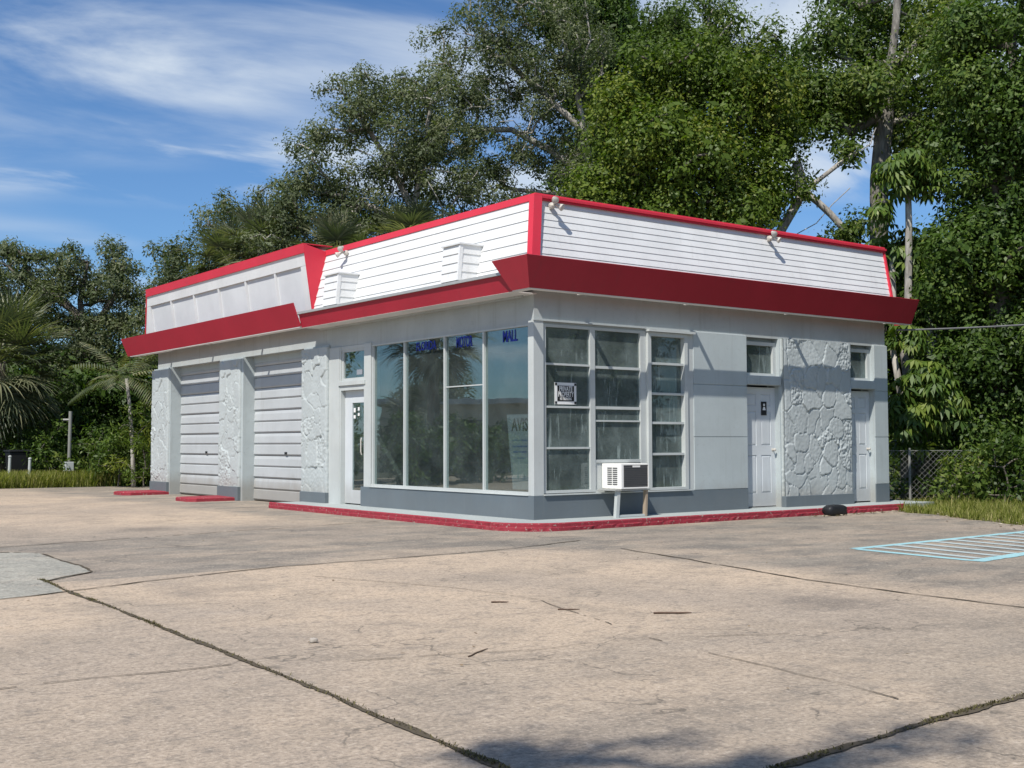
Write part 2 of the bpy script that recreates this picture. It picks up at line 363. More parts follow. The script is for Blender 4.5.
def soil_material():
    m, nt, ns, ln = new_mat('leafy_soil')
    out = nd(ns, 'ShaderNodeOutputMaterial'); p = nd(ns, 'ShaderNodeBsdfPrincipled')
    tc = nd(ns, 'ShaderNodeTexCoord').outputs['Object']
    a = noise(nt, tc, 2.5, 7, 0.65); b = noise(nt, tc, 30, 4, 0.7)
    c = mixc(nt, ramp(nt, a, 0.35, 0.65), (0.045, 0.055, 0.02), (0.12, 0.10, 0.06))
    c = mixc(nt, ramp(nt, b, 0.55, 0.7), c, (0.20, 0.16, 0.10))
    ln.new(c, p.inputs['Base Color']); p.inputs['Roughness'].default_value = 0.95
    ln.new(bump(nt, b, 1, 0.03), p.inputs['Normal']); ln.new(p.outputs[0], out.inputs[0]); return m
SOIL = soil_material()

def sheet(name, pts, z, mat):
    mb = MB(); mb.add([(x, y, z) for x, y in pts], [tuple(range(len(pts)))])
    return tag(obj(name, mb, mat), kind='structure')
sheet('ground', [(-900, -900), (900, -900), (900, 900), (-900, 900)], -0.03, SOIL)
def wobble_line(p, q, n, amp, seed):
    r = np.random.default_rng(seed); p = np.array(p, float); q = np.array(q, float)
    d = (q - p); L = np.linalg.norm(d); nn = np.array([-d[1], d[0]]) / L
    t = np.linspace(0, 1, n); w = np.cumsum(r.normal(0, 1, n)); w -= np.linspace(w[0], w[-1], n); w = w / (np.abs(w).max() + 1e-9) * amp
    return [tuple(p + d * a + nn * b) for a, b in zip(t, w)]
edge_r = wobble_line((4.6, -30), (4.75, -6.4), 60, 0.2, 3)[:-1] + wobble_line((4.75, -6.4), (7.3, -0.9), 40, 0.2, 4)[:-1] + wobble_line((7.3, -0.9), (8.9, -0.2), 8, 0.05, 5)
edge_t = [(8.9, 16.4)] + wobble_line((8.9, 19.3), (-30, 24.5), 60, 0.25, 6)
sheet('parking_lot', [(-60, -40), (4.6, -40)] + edge_r + edge_t + [(-60, 25)], 0.0, CONC)
patch_m = ground_material(True)
sheet('patch', wobble_line((-9.6, -3.95), (-7.55, -3.5), 9, 0.015, 1)[:-1] + wobble_line((-7.55, -3.5), (-7.42, -2.6), 6, 0.01, 2)[:-1] +
      wobble_line((-7.42, -2.6), (-6.88, -2.1), 6, 0.02, 3)[:-1] + wobble_line((-6.88, -2.1), (-6.80, -1.5), 5, 0.02, 33)[:-1] + wobble_line((-6.80, -1.5), (-6.74, 0.2), 9, 0.04, 4)[:-1] + wobble_line((-6.74, 0.2), (-7.2, 0.7), 5, 0.02, 5)[:-1] + wobble_line((-7.2, 0.7), (-9.6, 0.9), 8, 0.03, 7), 0.004, patch_m)

# joints and cracks: thin dirty ribbons lying in the slab
def crack(name, pts, w, z=0.006, seed=0, rag=0.6, gap=0.0):
    r = np.random.default_rng(seed); P = []
    for (a, b) in zip(pts[:-1], pts[1:]):
        L = math.dist(a, b); P += wobble_line(a, b, max(3, int(L / 0.04)), (0.006 + 0.004 * L) if gap < -5 else (0.02 + 0.010 * L), seed + len(P))[:-1]
    P.append(pts[-1]); P = np.array(P); P[2:-2] = (P[:-4] + P[1:-3] + P[2:-2] + P[3:-1] + P[4:]) / 5; d = np.gradient(P, axis=0); d /= np.linalg.norm(d, axis=1)[:, None] + 1e-9
    n = np.stack([-d[:, 1], d[:, 0]], 1)
    k = len(P); sm3 = lambda: np.convolve(r.normal(0, 1, k + 6), np.ones(7) / 2.6, 'valid'); hw = w * 0.5 * np.clip(1 + rag * 0.6 * sm3(), 0.15, 2.2)
    A = P + n * hw[:, None]; hw2 = w * 0.5 * np.clip(1 + rag * 0.6 * sm3(), 0.15, 2.2); B = P - n * hw2[:, None]
    V = np.zeros((2 * k, 3)); V[:k, :2] = A; V[k:, :2] = B; V[:, 2] = z
    sm = np.convolve(r.normal(0, 1, k + 24), np.ones(25) / 5, 'valid'); sm = (sm - sm.mean()) / sm.std()
    Fq = [(i, k + i, k + i + 1, i + 1) for i in range(k - 1) if sm[min(i, len(sm) - 1)] > gap]
    o = npmesh(name, V, Fq, CRACK); tag(o, kind='structure'); return P
CR_MAIN = crack('pavement_joint', [(-7.44, -2.45), (-7.5, -3.3), (-7.63, -6.6), (-7.75, -8.76), (-7.83, -10.0), (-7.95, -13.0)], 0.034, seed=1, rag=0.9, gap=-9)
crack('pavement_joint', [(-30, -5.6), (-8.08, -3.667), (-7.5, -3.46), (-5.63, -2.84), (-2.34, -2.6), (-1.0, -2.2)], 0.028, seed=20, gap=-1.9)
CR_R = crack('pavement_joint', [(-7.6, -10.50), (-7.0, -10.465), (-5.1, -10.33), (-2.0, -10.15)], 0.042, seed=40, rag=0.9, gap=-9)
crack('pavement_joint', [(-1.3, -3.0), (-1.46, -3.77), (-2.13, -6.54), (-2.31, -8.73), (-2.4, -11)], 0.026, seed=50, gap=-1.6)
crack('pavement_joint', [(-14, -6.6), (-8.94, -7.22), (-7.77, -7.3)], 0.012, seed=60, gap=-1.4)
crack('pavement_joint', [(-14, 0.2), (-6.42, 1.34), (-2.06, 2.25), (-0.9, 2.5)], 0.026, seed=70, gap=-1.2)
crack('pavement_joint', [(-5.6, -3.0), (-4.9, -5.2), (-4.8, -6.23), (-5.38, -7.97), (-5.5, -9.05), (-5.66, -10.03)], 0.008, seed=80, gap=-.6)
crack('pavement_joint', [(-7.2, -7.6), (-6.2, -7.95), (-5.42, -8.0), (-4.4, -8.6)], 0.007, seed=90, gap=-.5)
crack('pavement_joint', [(-9, 8.6), (-4, 7.9), (-0.8, 7.4)], 0.02, seed=95, gap=-.3)
crack('pavement_joint', [(-9.6, 0.9), (-7.2, 0.7), (-6.74, 0.2), (-6.80, -1.5), (-6.88, -2.1), (-7.42, -2.6)], 0.03, z=0.008, seed=97, gap=-1.2)

# accessible bay: painted aisle
mk = MB(); ms = MB()
def strip(mb, a, b, w, z=0.004, cut=0.0):
    a = np.array(a, float); b = np.array(b, float); d = b - a; L = np.linalg.norm(d); d /= L; n = np.array([-d[1], d[0]]) * w / 2
    k = max(2, int(L / 0.12)); r = np.random.default_rng(int(abs(a[0] * 1000)) + 7)
    A = [a + d * L * t / (k - 1) + n * (1 + r.normal(0, 0.06)) for t in range(k)]; B = [a + d * L * t / (k - 1) - n * (1 + r.normal(0, 0.06)) for t in range(k)]
    mb.add([(p[0], p[1], z) for p in A] + [(p[0], p[1], z) for p in B], [(i, k + i, k + i + 1, i + 1) for i in range(k - 1)])
strip(mk, (0.66, -5.0), (5.2, -4.78), 0.13, 0.004)
strip(mk, (0.46, -6.62), (4.9, -6.12), 0.17, 0.0042)
strip(mk, (0.65, -5.06), (0.50, -6.54), 0.13, 0.0044)
for k in range(10):
    x0 = 1.02 + 0.40 * k
    strip(ms, (x0, -5.05 + 0.022 * k), (x0 - 0.26, -6.49 + 0.04 * k), 0.13, 0.0048)
tag(obj('parking_markings', mk, HATCH), kind='structure'); tag(obj('parking_stripes', ms, HATCHW), kind='structure')

# walkway with its red kerb
WZ = 0.10; KD = 0.82
def rounded(d):
    r = 0.75; pts = []
    for k in range(11):
        a = math.pi + (math.pi / 2) * k / 10
        pts.append((-d + r + r * math.cos(a), -d + r + r * math.sin(a)))
    return pts
outer = [(-KD + 0.08, 7.1)] + rounded(KD) + [(7.75, -KD + 0.1)]
inner = [(-KD + 0.14, 7.1)] + rounded(KD - 0.06) + [(7.75, -KD + 0.16)]
wk = MB(); poly = inner + [(8.9, -0.55), (8.9, 0.6), (0.6, 0.6), (0.6, 7.1)]
n = len(poly); wk.add([(x, y, WZ) for x, y in poly] + [(x, y, -0.02) for x, y in poly], [tuple(range(n))] + [(i, n + i, n + (i + 1) % n, (i + 1) % n) for i in range(n)])
tag(obj('walkway', wk, WALK), kind='structure')
kb = MB()
def dens(path, step=0.15):
    o = []
    for a, b in zip(path[:-1], path[1:]):
        k = max(1, int(math.dist(a, b) / step)); o += [(a[0] + (b[0] - a[0]) * t / k, a[1] + (b[1] - a[1]) * t / k) for t in range(k)]
    return o + [path[-1]]
n0 = 240
def resample(path, n):
    P = np.array(path); s = np.r_[0, np.cumsum(np.linalg.norm(np.diff(P, axis=0), axis=1))]; t = np.linspace(0, s[-1], n)
    return np.stack([np.interp(t, s, P[:, 0]), np.interp(t, s, P[:, 1])], 1)
Oo = resample(outer, n0); Ii = resample(inner, n0); mid = (Oo * 0.7 + Ii * 0.3)
jit = rng.normal(0, 0.006, (n0, 3)); rows = []
for i in range(n0):
    o_, i_, m_ = Oo[i], Ii[i], mid[i]; e = Oo[i] + (Oo[i] - Ii[i]) * 0.12
    rows += [(e[0], e[1], -0.02), (e[0] + jit[i, 0], e[1] + jit[i, 1], 0.045), (o_[0] + jit[i, 0], o_[1], 0.055 + jit[i, 2] * .4), (o_[0] + jit[i, 0] * .6, o_[1], 0.098 + jit[i, 2] * .4), (m_[0], m_[1], 0.113), (i_[0], i_[1], 0.108), (i_[0], i_[1], -0.02)]
fs = []
for i in range(n0 - 1):
    for k in range(6): fs.append((i * 7 + k, i * 7 + k + 1, (i + 1) * 7 + k + 1, (i + 1) * 7 + k))
fs += [tuple(range(7)), tuple((n0 - 1) * 7 + k for k in range(7))[::-1]]
kb.add(rows, fs); tag(obj('kerb', kb, KERB), kind='structure')
def kerb_island(y0, y1, x0):
    mb = MB(); pts = []
    for (a, b) in ((x0 + 0.15, y0), (x0, y0 + 0.18), (x0, y1 - 0.18), (x0 + 0.15, y1)): pts.append((a, b))
    pts = dens(pts, 0.12) + [(0.02, y1), (0.02, y0)]
    n = len(pts); cx = np.mean([p[0] for p in pts]); cy = np.mean([p[1] for p in pts])
    r = np.random.default_rng(int(y0 * 10))
    top = [((x - cx) * 0.93 + cx, (y - cy) * 0.93 + cy, 0.08 + r.normal(0, 0.004)) for x, y in pts]
    mb.add([(x, y, -0.02) for x, y in pts] + [(x, y, 0.062) for x, y in pts] + top,
           [(i, (i + 1) % n, n + (i + 1) % n, n + i) for i in range(n)] + [(n + i, n + (i + 1) % n, 2 * n + (i + 1) % n, 2 * n + i) for i in range(n)] + [tuple(range(2 * n, 3 * n))])
    return mb
tag(obj('kerb', kerb_island(10.2, 11.15, -1.05), KERB), kind='structure')
tag(obj('kerb', kerb_island(14.15, 15.1, -1.05), KERB), kind='structure')

# ------------------------------------------------------------------ the building
B = empty('service_station', (0, 0, 0), 'low white and grey former service station with red eave and two garage doors', 'building')
LX, LY = 8.33, 15.25
# walls that close the volume
w = MB()
w.box(8.13, LX, 0.26, LY, 0.0, 3.43); w.box(0.3, 8.13, LY - 0.2, LY, 0.0, 3.43)
w.box(4.5, 4.62, 0.35, 6.0, 0.0, 3.2); w.box(0.3, 4.5, 6.0, 6.12, 0.0, 3.2)
obj('rear_wall', w, INSIDE, B)
fl = MB().box(0.2, 4.5, 0.2, 6.0, 0.02, 0.104); obj('floor_slab', fl, INFLOOR, B)
cl = MB().box(0.25, 4.5, 0.25, 6.0, 3.05, 3.1); obj('ceiling_panel', cl, INSIDE, B)
# header band above the openings
h = MB(); h.box(0.05, 0.25, 0.05, 7.05, 2.965, 3.43); h.box(0.05, 0.25, 7.05, LY - 0.18, 3.03, 3.43); h.box(0.25, LX, 0.05, 0.25, 2.965, 3.43); h.box(0.045, 0.2, 0.135, 4.66, 2.926, 2.9652); h.box(0.2, 2.215, 0.045, 0.2, 2.931, 2.9652); obj('header', h, HEAD, B)
# corner post
cp = MB().box(0.0, 0.19, 0.0, 0.13, 0.44, 2.965); obj('corner_post', cp, TRIM, B, bevel=0.006)
# plinths
p = MB(); p.box(0, 0.2, 0.2, 4.975, 0.08, 0.44); obj('plinth', p, PLINTH, B)
p = MB(); p.box(0, 4.5, 0, 0.2, 0.08, 0.44); obj('plinth', p, PLINTH, B)
p = MB(); p.box(7.94, LX, 0, 0.2, 0.08, 0.43); obj('plinth', p, PLINTH, B)
# right facade wall panels with their joints
def panel_wall(x0, x1, zs):
    mb = MB()
    for a, b in zip(zs[:-1], zs[1:]): mb.box(x0, x1, 0.0, 0.2, a + 0.006, b - 0.006)
    mb.box(x0 + 0.004, x1 - 0.004, 0.012, 0.19, zs[0], zs[-1]); return mb
obj('wall_panel', panel_wall(3.25, 4.5, (0.44, 1.289, 2.135, 2.985)), WALL, B, bevel=0.004)
obj('wall_panel', panel_wall(7.94, LX, (0.43, 1.289, 2.135, 2.985)), WALL, B, bevel=0.004)
# jambs and lintels round the two right doors
def jamb(*bx): obj('door_jamb', MB().box(*bx), WALL, B)
for (a, b) in ((4.5, 5.34), (7.2, 7.94)):
    jamb(a, b, 0.20, 0.26, 2.9, 2.965); jamb(b - 0.002, b + 0.03, 0.02, 0.30, 0.1, 2.962); jamb(a - 0.03, a + 0.002, 0.201, 0.30, 0.1, 2.962)
obj('wall_panel', MB().box(0.02, 0.2, 5.80, 6.22, 0.08, 2.962), TRIM, B)
for (a, b) in ((7.2, 9.98), (11.2, 14.12)):
    jamb(0.012, 0.32, b, b + 0.14, 0.0, 3.028); jamb(0.012, 0.32, a - 0.14, a, 0.0, 3.028); jamb(0.251, 0.33, a, b, 2.9, 3.2)

# painted rubble stone piers
def stone_field(u, v, seed, W, H):
    r = np.random.default_rng(seed)
    pts = []
    tries = 0
    while len(pts) < int(W * H / 0.095) and tries < 5000:
        q = np.array([r.uniform(-0.1, W + 0.1), r.uniform(-0.1, H + 0.1)]); tries += 1
        if all(np.hypot((q - t)[0] * 1.0, (q - t)[1] * 0.9) > r.uniform(0.14, 0.26) for t in pts): pts.append(q)
    pts = np.array(pts); k = len(pts)
    asp = r.uniform(0.45, 2.2, k); ang = r.normal(0, 0.14, k); hgt = r.uniform(0.004, 0.024, k); tx = r.normal(0, 0.025, k); ty = r.normal(0, 0.025, k); rough = r.choice([0.0005, 0.0012, 0.0055], k, p=[.5, .28, .22])
    wu = u + 0.012 * np.sin(9 * v + seed) + 0.009 * np.sin(23 * v + 1.3 * u * 9); wv = v + 0.012 * np.sin(8 * u + 2 * seed) + 0.009 * np.sin(21 * u + 5 * v)
    d1 = np.full(u.shape, 9.0); d2 = d1.copy(); idx = np.zeros(u.shape, int)
    for i in range(k):
        du = wu - pts[i, 0]; dv = wv - pts[i, 1]; a = du * math.cos(ang[i]) + dv * math.sin(ang[i]); b = -du * math.sin(ang[i]) + dv * math.cos(ang[i])
        a *= asp[i] ** .5; b /= asp[i] ** .5
        d = (np.abs(a) ** 6 + np.abs(b) ** 6) ** (1 / 6)
        m1 = d < d1; d2 = np.where(m1, d1, np.minimum(d2, d)); idx = np.where(m1, i, idx); d1 = np.where(m1, d, d1)
    e = np.clip((d2 - d1) / 0.015, 0, 1); e = e * e * (3 - 2 * e)
    hh = (hgt[idx] + tx[idx] * (u - pts[idx, 0]) + ty[idx] * (v - pts[idx, 1]) + 0.009) * e
    nz = r.normal(0, 1, u.shape); nz = (nz + np.roll(nz, 1, 0) + np.roll(nz, 1, 1) + np.roll(nz, -1, 0) + np.roll(nz, -1, 1)) / 2.2
    return hh + rough[idx] * nz * e + 0.0006 * nz
def stone_pier(org, U, N, W, H, seed, depth=0.14):
    org = np.array(org, float); U = np.array(U, float); N = np.array(N, float); Z = np.array([0, 0, 1.0])
    st = 0.016; nu = int(W / st); nv = int(H / st)
    u, v = np.meshgrid(np.linspace(0, W, nu), np.linspace(0, H, nv), indexing='xy')
    h = stone_field(u, v, seed, W, H)
    edge = np.minimum(np.minimum(u, W - u) / 0.03, 1); h = h * (0.55 + 0.45 * edge)
    V = org + u[..., None] * U + v[..., None] * Z + h[..., None] * N
    V = V.reshape(-1, 3); i = np.arange(nu * nv).reshape(nv, nu)
    Fq = np.stack([i[:-1, :-1], i[:-1, 1:], i[1:, 1:], i[1:, :-1]], -1).reshape(-1, 4).tolist()
    # side returns, also rough
    vs = V.tolist(); k = len(vs); nd_ = 9
    for (c, sgn) in ((0, -1), (nu - 1, 1)):
        cols = [i[:, c].tolist()]; dd = np.linspace(0, depth, nd_)[1:]
        sh = stone_field(np.repeat(dd[None, :], nv, 0), np.repeat(v[:, :1], nd_ - 1, 1), seed + 5 + sgn, depth, H)
        for m_, d in enumerate(dd):
            row = []
            for q in range(nv):
                pnt = V[i[q, c]] - N * (d + (h[q, c])) + U * sgn * (sh[q, m_] * 0.5 * (1 - m_ / nd_))
                row.append(len(vs)); vs.append(pnt.tolist())
            cols.append(row)
        for a in range(len(cols) - 1):
            for q in range(nv - 1): Fq.append((cols[a][q], cols[a + 1][q], cols[a + 1][q + 1], cols[a][q + 1]))
    topf = [i[nv - 1, 0], i[nv - 1, nu - 1]]
    bk = len(vs); vs += [(V[topf[0]] - N * depth).tolist(), (V[topf[1]] - N * depth).tolist()]
    Fq.append((int(topf[0]), int(topf[1]), bk + 1, bk))
    for c_ in range(0, nu - 1): pass
    return npmesh('stone_pier', np.array(vs), np.array(Fq, dtype=np.int32), STONE, B)
def pier_base(x0, x1, y0, y1, z1, par):
    obj('plinth', MB().box(x0, x1, y0, y1, 0.0, z1), PLINTH, par, bevel=0.005)
sp = stone_pier((5.37, -0.03, 0.28), (1, 0, 0), (0, -1, 0), 1.83, 2.69, 3, 0.25); pier_base(5.36, 7.205, -0.07, 0.2, 0.285, sp)
for y0, wd, sd in ((6.2, 1.0, 9), (10.08, 1.05, 14), (14.17, 1.08, 21)):
    s_ = stone_pier((-0.02, y0 + wd, 0.29), (0, -1, 0), (-1, 0, 0), wd, 2.70, sd, 0.2); obj('pier_cap', MB().box(0.014, 0.2, y0 + .005, y0 + wd - .005, 2.985, 3.029), WALL, s_)
    pier_base(-0.06, 0.18, y0 - 0.01, y0 + wd + 0.01, 0.295, s_)

# --- shop windows, left facade
def bar_y(mb, x0, x1, yc, wd, z0, z1): mb.box(x0, x1, yc - wd / 2, yc + wd / 2, z0, z1)
fr = MB(); ys = [0.155, 1.30, 2.376, 3.593, 4.63]
for i, y in enumerate(ys): bar_y(fr, 0.04, 0.12, y, 0.034, 0.49, 2.90)
fr.box(0.035, 0.125, 0.13, 4.66, 2.90, 2.925); fr.box(0.03, 0.13, 0.13, 4.66, 0.445, 0.49)
win = obj('window', fr, TRIM, B)
obj('sill', MB().box(-0.015, 0.15, 0.13, 4.66, 0.441, 0.4445), TRIM, win)
for a, b in zip(ys[:-1], ys[1:]):
    obj('pane', MB().box(0.078, 0.082, a + 0.017, b - 0.017, 0.49, 2.90), GLASS_L, win)
obj('glazing_bar', MB().box(0.066, 0.077, 1.317, 2.359, 2.085, 2.103), TRIM, win)
obj('wall_panel', MB().box(0.02, 0.2, 4.66, 4.90, 0.44, 2.962), TRIM, B)
# glass entrance door and transom, left facade
dl = MB(); X0, X1 = 0.12, 0.165
dl.box(X0, X1, 4.70, 5.06, 0.12, 2.16); dl.box(X0, X1, 5.50, 5.76, 0.12, 2.16); dl.box(X0, X1, 5.06, 5.50, 0.12, 0.36); dl.box(X0, X1, 5.06, 5.50, 1.93, 2.16)
door = obj('entrance_door', dl, DOORW, B, bevel=0.004)
obj('pane', MB().box(0.14, 0.145, 5.06, 5.50, 0.36, 1.93), GLASS_L, door)
for (y, z, a, b) in ((5.43, 1.80, .07, .08), (5.43, 1.68, .07, .06), (5.28, 1.82, .06, .06), (5.28, 1.72, .06, .05)): obj('sticker', MB().box(0.131, 0.134, y - a / 2, y + a / 2, z - b / 2, z + b / 2), SIGNW, door)
obj('handle', MB().tube([(0.09, 5.1, 1.0), (0.075, 5.1, 1.05), (0.075, 5.1, 1.25), (0.09, 5.1, 1.3)], 0.012), LAMPG, door)
df = MB(); df.box(0.03, 0.2, 5.76, 5.80, 0.1, 2.962); df.box(0.03, 0.2, 4.70, 5.76, 2.16, 2.335); df.box(0.0, 0.03, 4.85, 5.82, 2.25, 2.32); df.box(0.04, 0.19, 4.9, 5.76, 2.90, 2.962)
obj('door_frame', df, TRIM, B)
tf = MB(); tf.box(0.05, 0.10, 4.9, 4.95, 2.336, 2.90); tf.box(0.05, 0.10, 5.70, 5.758, 2.336, 2.90); tf.box(0.05, 0.10, 4.95, 5.70, 2.336, 2.38); tf.box(0.05, 0.10, 4.95, 5.70, 2.855, 2.90)
tw = obj('transom_window', tf, TRIM, B)
obj('pane', MB().box(0.075, 0.079, 4.95, 5.70, 2.38, 2.855), GLASS_L, tw)
st = MB().box(0.070, 0.073, 5.05, 5.25, 2.43, 2.52); obj('sticker', st, POSTER, tw)

# --- multi-pane windows, right facade
Y0, Y1, YG = 0.03, 0.10, 0.07
fr = MB()
for (a, b) in ((0.19, 0.255), (1.10, 1.195), (2.12, 2.235)): fr.box(a, b, Y0, Y1, 0.47, 2.93)
fr.box(0.255, 1.10, Y0, Y1, 2.89, 2.93); fr.box(1.195, 2.12, Y0, Y1, 2.89, 2.93); fr.box(0.255, 1.10, Y0, Y1, 0.47, 0.51); fr.box(1.195, 2.12, Y0, Y1, 0.46, 0.50)
for z in (2.351, 1.726, 1.125): fr.box(0.255, 1.10, Y0 + .01, Y1 - .01, z - 0.015, z + 0.015)
for z, t in ((2.335, .02), (1.726, .022), (1.529, .012), (0.925, .022)): fr.box(1.195, 2.12, Y0 + .01, Y1 - .01, z - t, z + t)
w1 = obj('window', fr, TRIM, B)
def pane_r(x0, x1, z0, z1, par): obj('pane', MB().box(x0, x1, YG - 0.002, YG + 0.002, z0, z1), GLASS_R, par)
zs = [0.51, 1.125, 1.726, 2.351, 2.89]
for a, b in zip(zs[:-1], zs[1:]): pane_r(0.255, 1.10, a, b, w1)
for a, b in zip([0.925, 1.529, 1.726, 2.335], [1.529, 1.726, 2.335, 2.89]): pane_r(1.195, 2.12, a, b, w1)
obj('sill', MB().box(0.185, 3.16, -0.03, 0.12, 0.4415, 0.459), TRIM, w1)
obj('filler_panel', MB().box(1.195, 2.12, 0.055, 0.09, 0.50, 0.905), TRIM, w1)
fr = MB()
for (a, b) in ((2.237, 2.305), (3.03, 3.10)): fr.box(a, b, -0.02, 0.10, 0.465, 2.92)
fr.box(2.305, 3.03, -0.02, 0.10, 2.86, 2.92); fr.box(2.305, 3.03, -0.02, 0.10, 0.465, 0.505)
for z in (2.434, 1.962, 1.507, 1.022): fr.box(2.305, 3.03, 0.0, 0.09, z - 0.018, z + 0.018)
w2 = obj('window', fr, TRIM, B)
zs = [0.505, 1.022, 1.507, 1.962, 2.434, 2.86]
for a, b in zip(zs[:-1], zs[1:]): pane_r(2.305, 3.03, a, b, w2)
obj('head_cap', MB().box(2.22, 3.235, -0.07, 0.10, 2.925, 2.962), TRIM, w2)
obj('wall_panel', MB().box(3.10, 3.25, 0.012, 0.2, 0.44, 2.924), TRIM, B)
obj('head_trim', MB().box(0.0, 2.215, -0.012, 0.05, 2.9655, 2.985), HEAD, B)

# --- panelled restroom doors with transoms
def panel_door(x0, x1, y, z0, z1, name='restroom_door', sign=False):
    mb = MB(); d = 0.045; W = x1 - x0; H = z1 - z0
    mb.box(x0, x1, y + 0.012, y + d, z0, z1)
    st = 0.11 * W / 0.8
    xs = [(x0, x0 + st), (x0 + W / 2 - st / 2, x0 + W / 2 + st / 2), (x1 - st, x1)]
    zz = [(z0, z0 + 0.22), (z0 + 0.86, z0 + 1.02), (z0 + 1.60, z0 + 1.69), (z1 - 0.11, z1)]
    for a, b in xs: mb.box(a, b, y, y + 0.0122, z0, z1)
    for a, b in zz:
        mb.box(xs[0][1], xs[1][0], y, y + 0.0122, a, b); mb.box(xs[1][1], xs[2][0], y, y + 0.0122, a, b)
    for (a, b) in ((xs[0][1], xs[1][0]), (xs[1][1], xs[2][0])):
        for (c, e) in zip([q[1] for q in zz[:-1]], [q[0] for q in zz[1:]]):
            m_ = 0.032; P = [(a + .008, y + .012, c + .008), (b - .008, y + .012, c + .008), (b - .008, y + .012, e - .008), (a + .008, y + .012, e - .008)]
            Q = [(a + m_, y + .002, c + m_), (b - m_, y + .002, c + m_), (b - m_, y + .002, e - m_), (a + m_, y + .002, e - m_)]
            mb.add(P + Q, [(0, 1, 5, 4), (1, 2, 6, 5), (2, 3, 7, 6), (3, 0, 4, 7), (4, 5, 6, 7)])
    o = obj(name, mb, DOORW, B)
    obj('door_knob', MB().lathe((x1 - 0.07, y, z0 + 0.95), (0, -1, 0), [(.028, 0), (.028, .006), (.012, .01), (.012, .03), (.027, .04), (.027, .055), (.012, .066)], 10), LAMPG, o)
    return o
d1 = panel_door(4.5, 5.338, 0.13, 0.125, 2.13)
sg = MB().box(4.985, 5.115, 0.121, 0.127, 1.66, 1.89); o = obj('restroom_sign', sg, BLACK, d1)
sg = MB().lathe((5.05, 0.1205, 1.835), (0, -1, 0), [(.022, 0), (.022, .003)], 12)
sg.add([(5.03, .118, 1.80), (5.07, .118, 1.80), (5.09, .118, 1.745), (5.01, .118, 1.745)], [(0, 1, 2, 3)])
obj('pictogram', sg, SIGNW, d1)
panel_door(7.2, 7.938, 0.13, 0.125, 2.13)
def transom(x0, x1):
    mb = MB(); mb.box(x0, x0 + 0.06, 0.10, 0.19, 2.32, 2.9); mb.box(x1 - 0.07, x1, 0.10, 0.19, 2.32, 2.9); mb.box(x0 + .06, x1 - .07, 0.10, 0.19, 2.84, 2.9); mb.box(x0 + .06, x1 - .07, 0.10, 0.19, 2.32, 2.37)
    o = obj('transom_window', mb, TRIM, B)
    obj('pane', MB().box(x0 + .06, x1 - .07, 0.148, 0.152, 2.37, 2.84), GLASS_R, o)
    obj('sill', MB().box(x0 + 0.002, x1 - 0.002, -0.02, 0.20, 2.165, 2.318), WALL, o, bevel=0.008)
transom(4.5, 5.338); transom(7.2, 7.938)
obj('rear_wall', MB().box(4.62, 8.13, 0.75, 0.80, 0.1, 3.0), INSIDE, B)
obj('threshold', MB().box(4.5, 5.34, 0.1, 0.3, 0.085, 0.112), GALV, B)

# --- sectional garage doors
def garage_door(y0, y1, seed):
    r = np.random.default_rng(seed); z = 0.02; prof = []
    mb = MB(); k = 0
    while z < 2.93:
        hgt = 0.232; zt = min(z + hgt, 2.95)
        x = 0.285 + (0.004 if k % 2 else 0.0)
        mb.sweep([(x - 0.022, y0, z + 0.03), (x, y0, z), (x + 0.03, y0, z), (x + 0.03, y0, zt), (x + 0.006, y0, zt - 0.006), (x - 0.012, y0, zt - 0.05 * (k % 2) - 0.02)],
                 [(x - 0.022, y1, z + 0.03), (x, y1, z), (x + 0.03, y1, z), (x + 0.03, y1, zt), (x + 0.006, y1, zt - 0.006), (x - 0.012, y1, zt - 0.05 * (k % 2) - 0.02)])
        z = zt + (0.003 if k % 2 else 0.001); k += 1
    o = obj('garage_door', mb, GARAGE, B)
    hw = MB(); ym = y0 * 0.55 + y1 * 0.45
    hw.box(0.25, 0.262, ym - .05, ym + .05, 0.98, 1.03); obj('lift_handle', hw, BLACK, o)
garage_door(7.2, 9.98, 1); garage_door(11.2, 14.12, 2)

# --- roof edge
r_ = MB(); r_.box(-0.08, LX + 0.08, -0.10, LY + 0.1, 3.43, 3.62); r_.box(0.2, LX - 0.1, 0.25, LY - 0.2, 3.62, 3.75)
r_.box(-0.15, -0.081, 6.6, LY + 0.1, 3.43, 3.5); obj('roof_slab', r_, ROOF, B)
# mansard parapet over the office: lap siding on the right and left faces
PD0, PD1, PZ0, PZ1 = -0.10, 0.20, 3.62, 4.80
def lap_siding(p0b, p1b, p0t, p1t, pitch, nrm, tilt=0.022):
    """boards between a lower edge p0b-p1b and an upper edge p0t-p1t; each board tilts out at its foot"""
    p0b, p1b, p0t, p1t = [np.array(q, float) for q in (p0b, p1b, p0t, p1t)]; nrm = np.array(nrm, float)
    H = np.linalg.norm(p0t - p0b); k = int(round(H / pitch)); mb = MB()
    for i in range(k):
        a, b = i / k, (i + 1) / k
        A0 = p0b + (p0t - p0b) * a; A1 = p1b + (p1t - p1b) * a; B0 = p0b + (p0t - p0b) * b; B1 = p1b + (p1t - p1b) * b
        o = nrm * tilt
        mb.add([A0 + o, A1 + o, B1 + nrm * .002, B0 + nrm * .002, A0 - o * .3, A1 - o * .3], [(0, 1, 2, 3), (4, 5, 1, 0)])
    return mb
XE0, XE1 = 8.40, 8.54
obj('siding', lap_siding((PD0, PD0, PZ0), (XE0, PD0, PZ0), (PD1, PD1, PZ1), (XE1, PD1, PZ1), 0.112, (0, -0.97, 0.24), 0.011), WHITE, B)
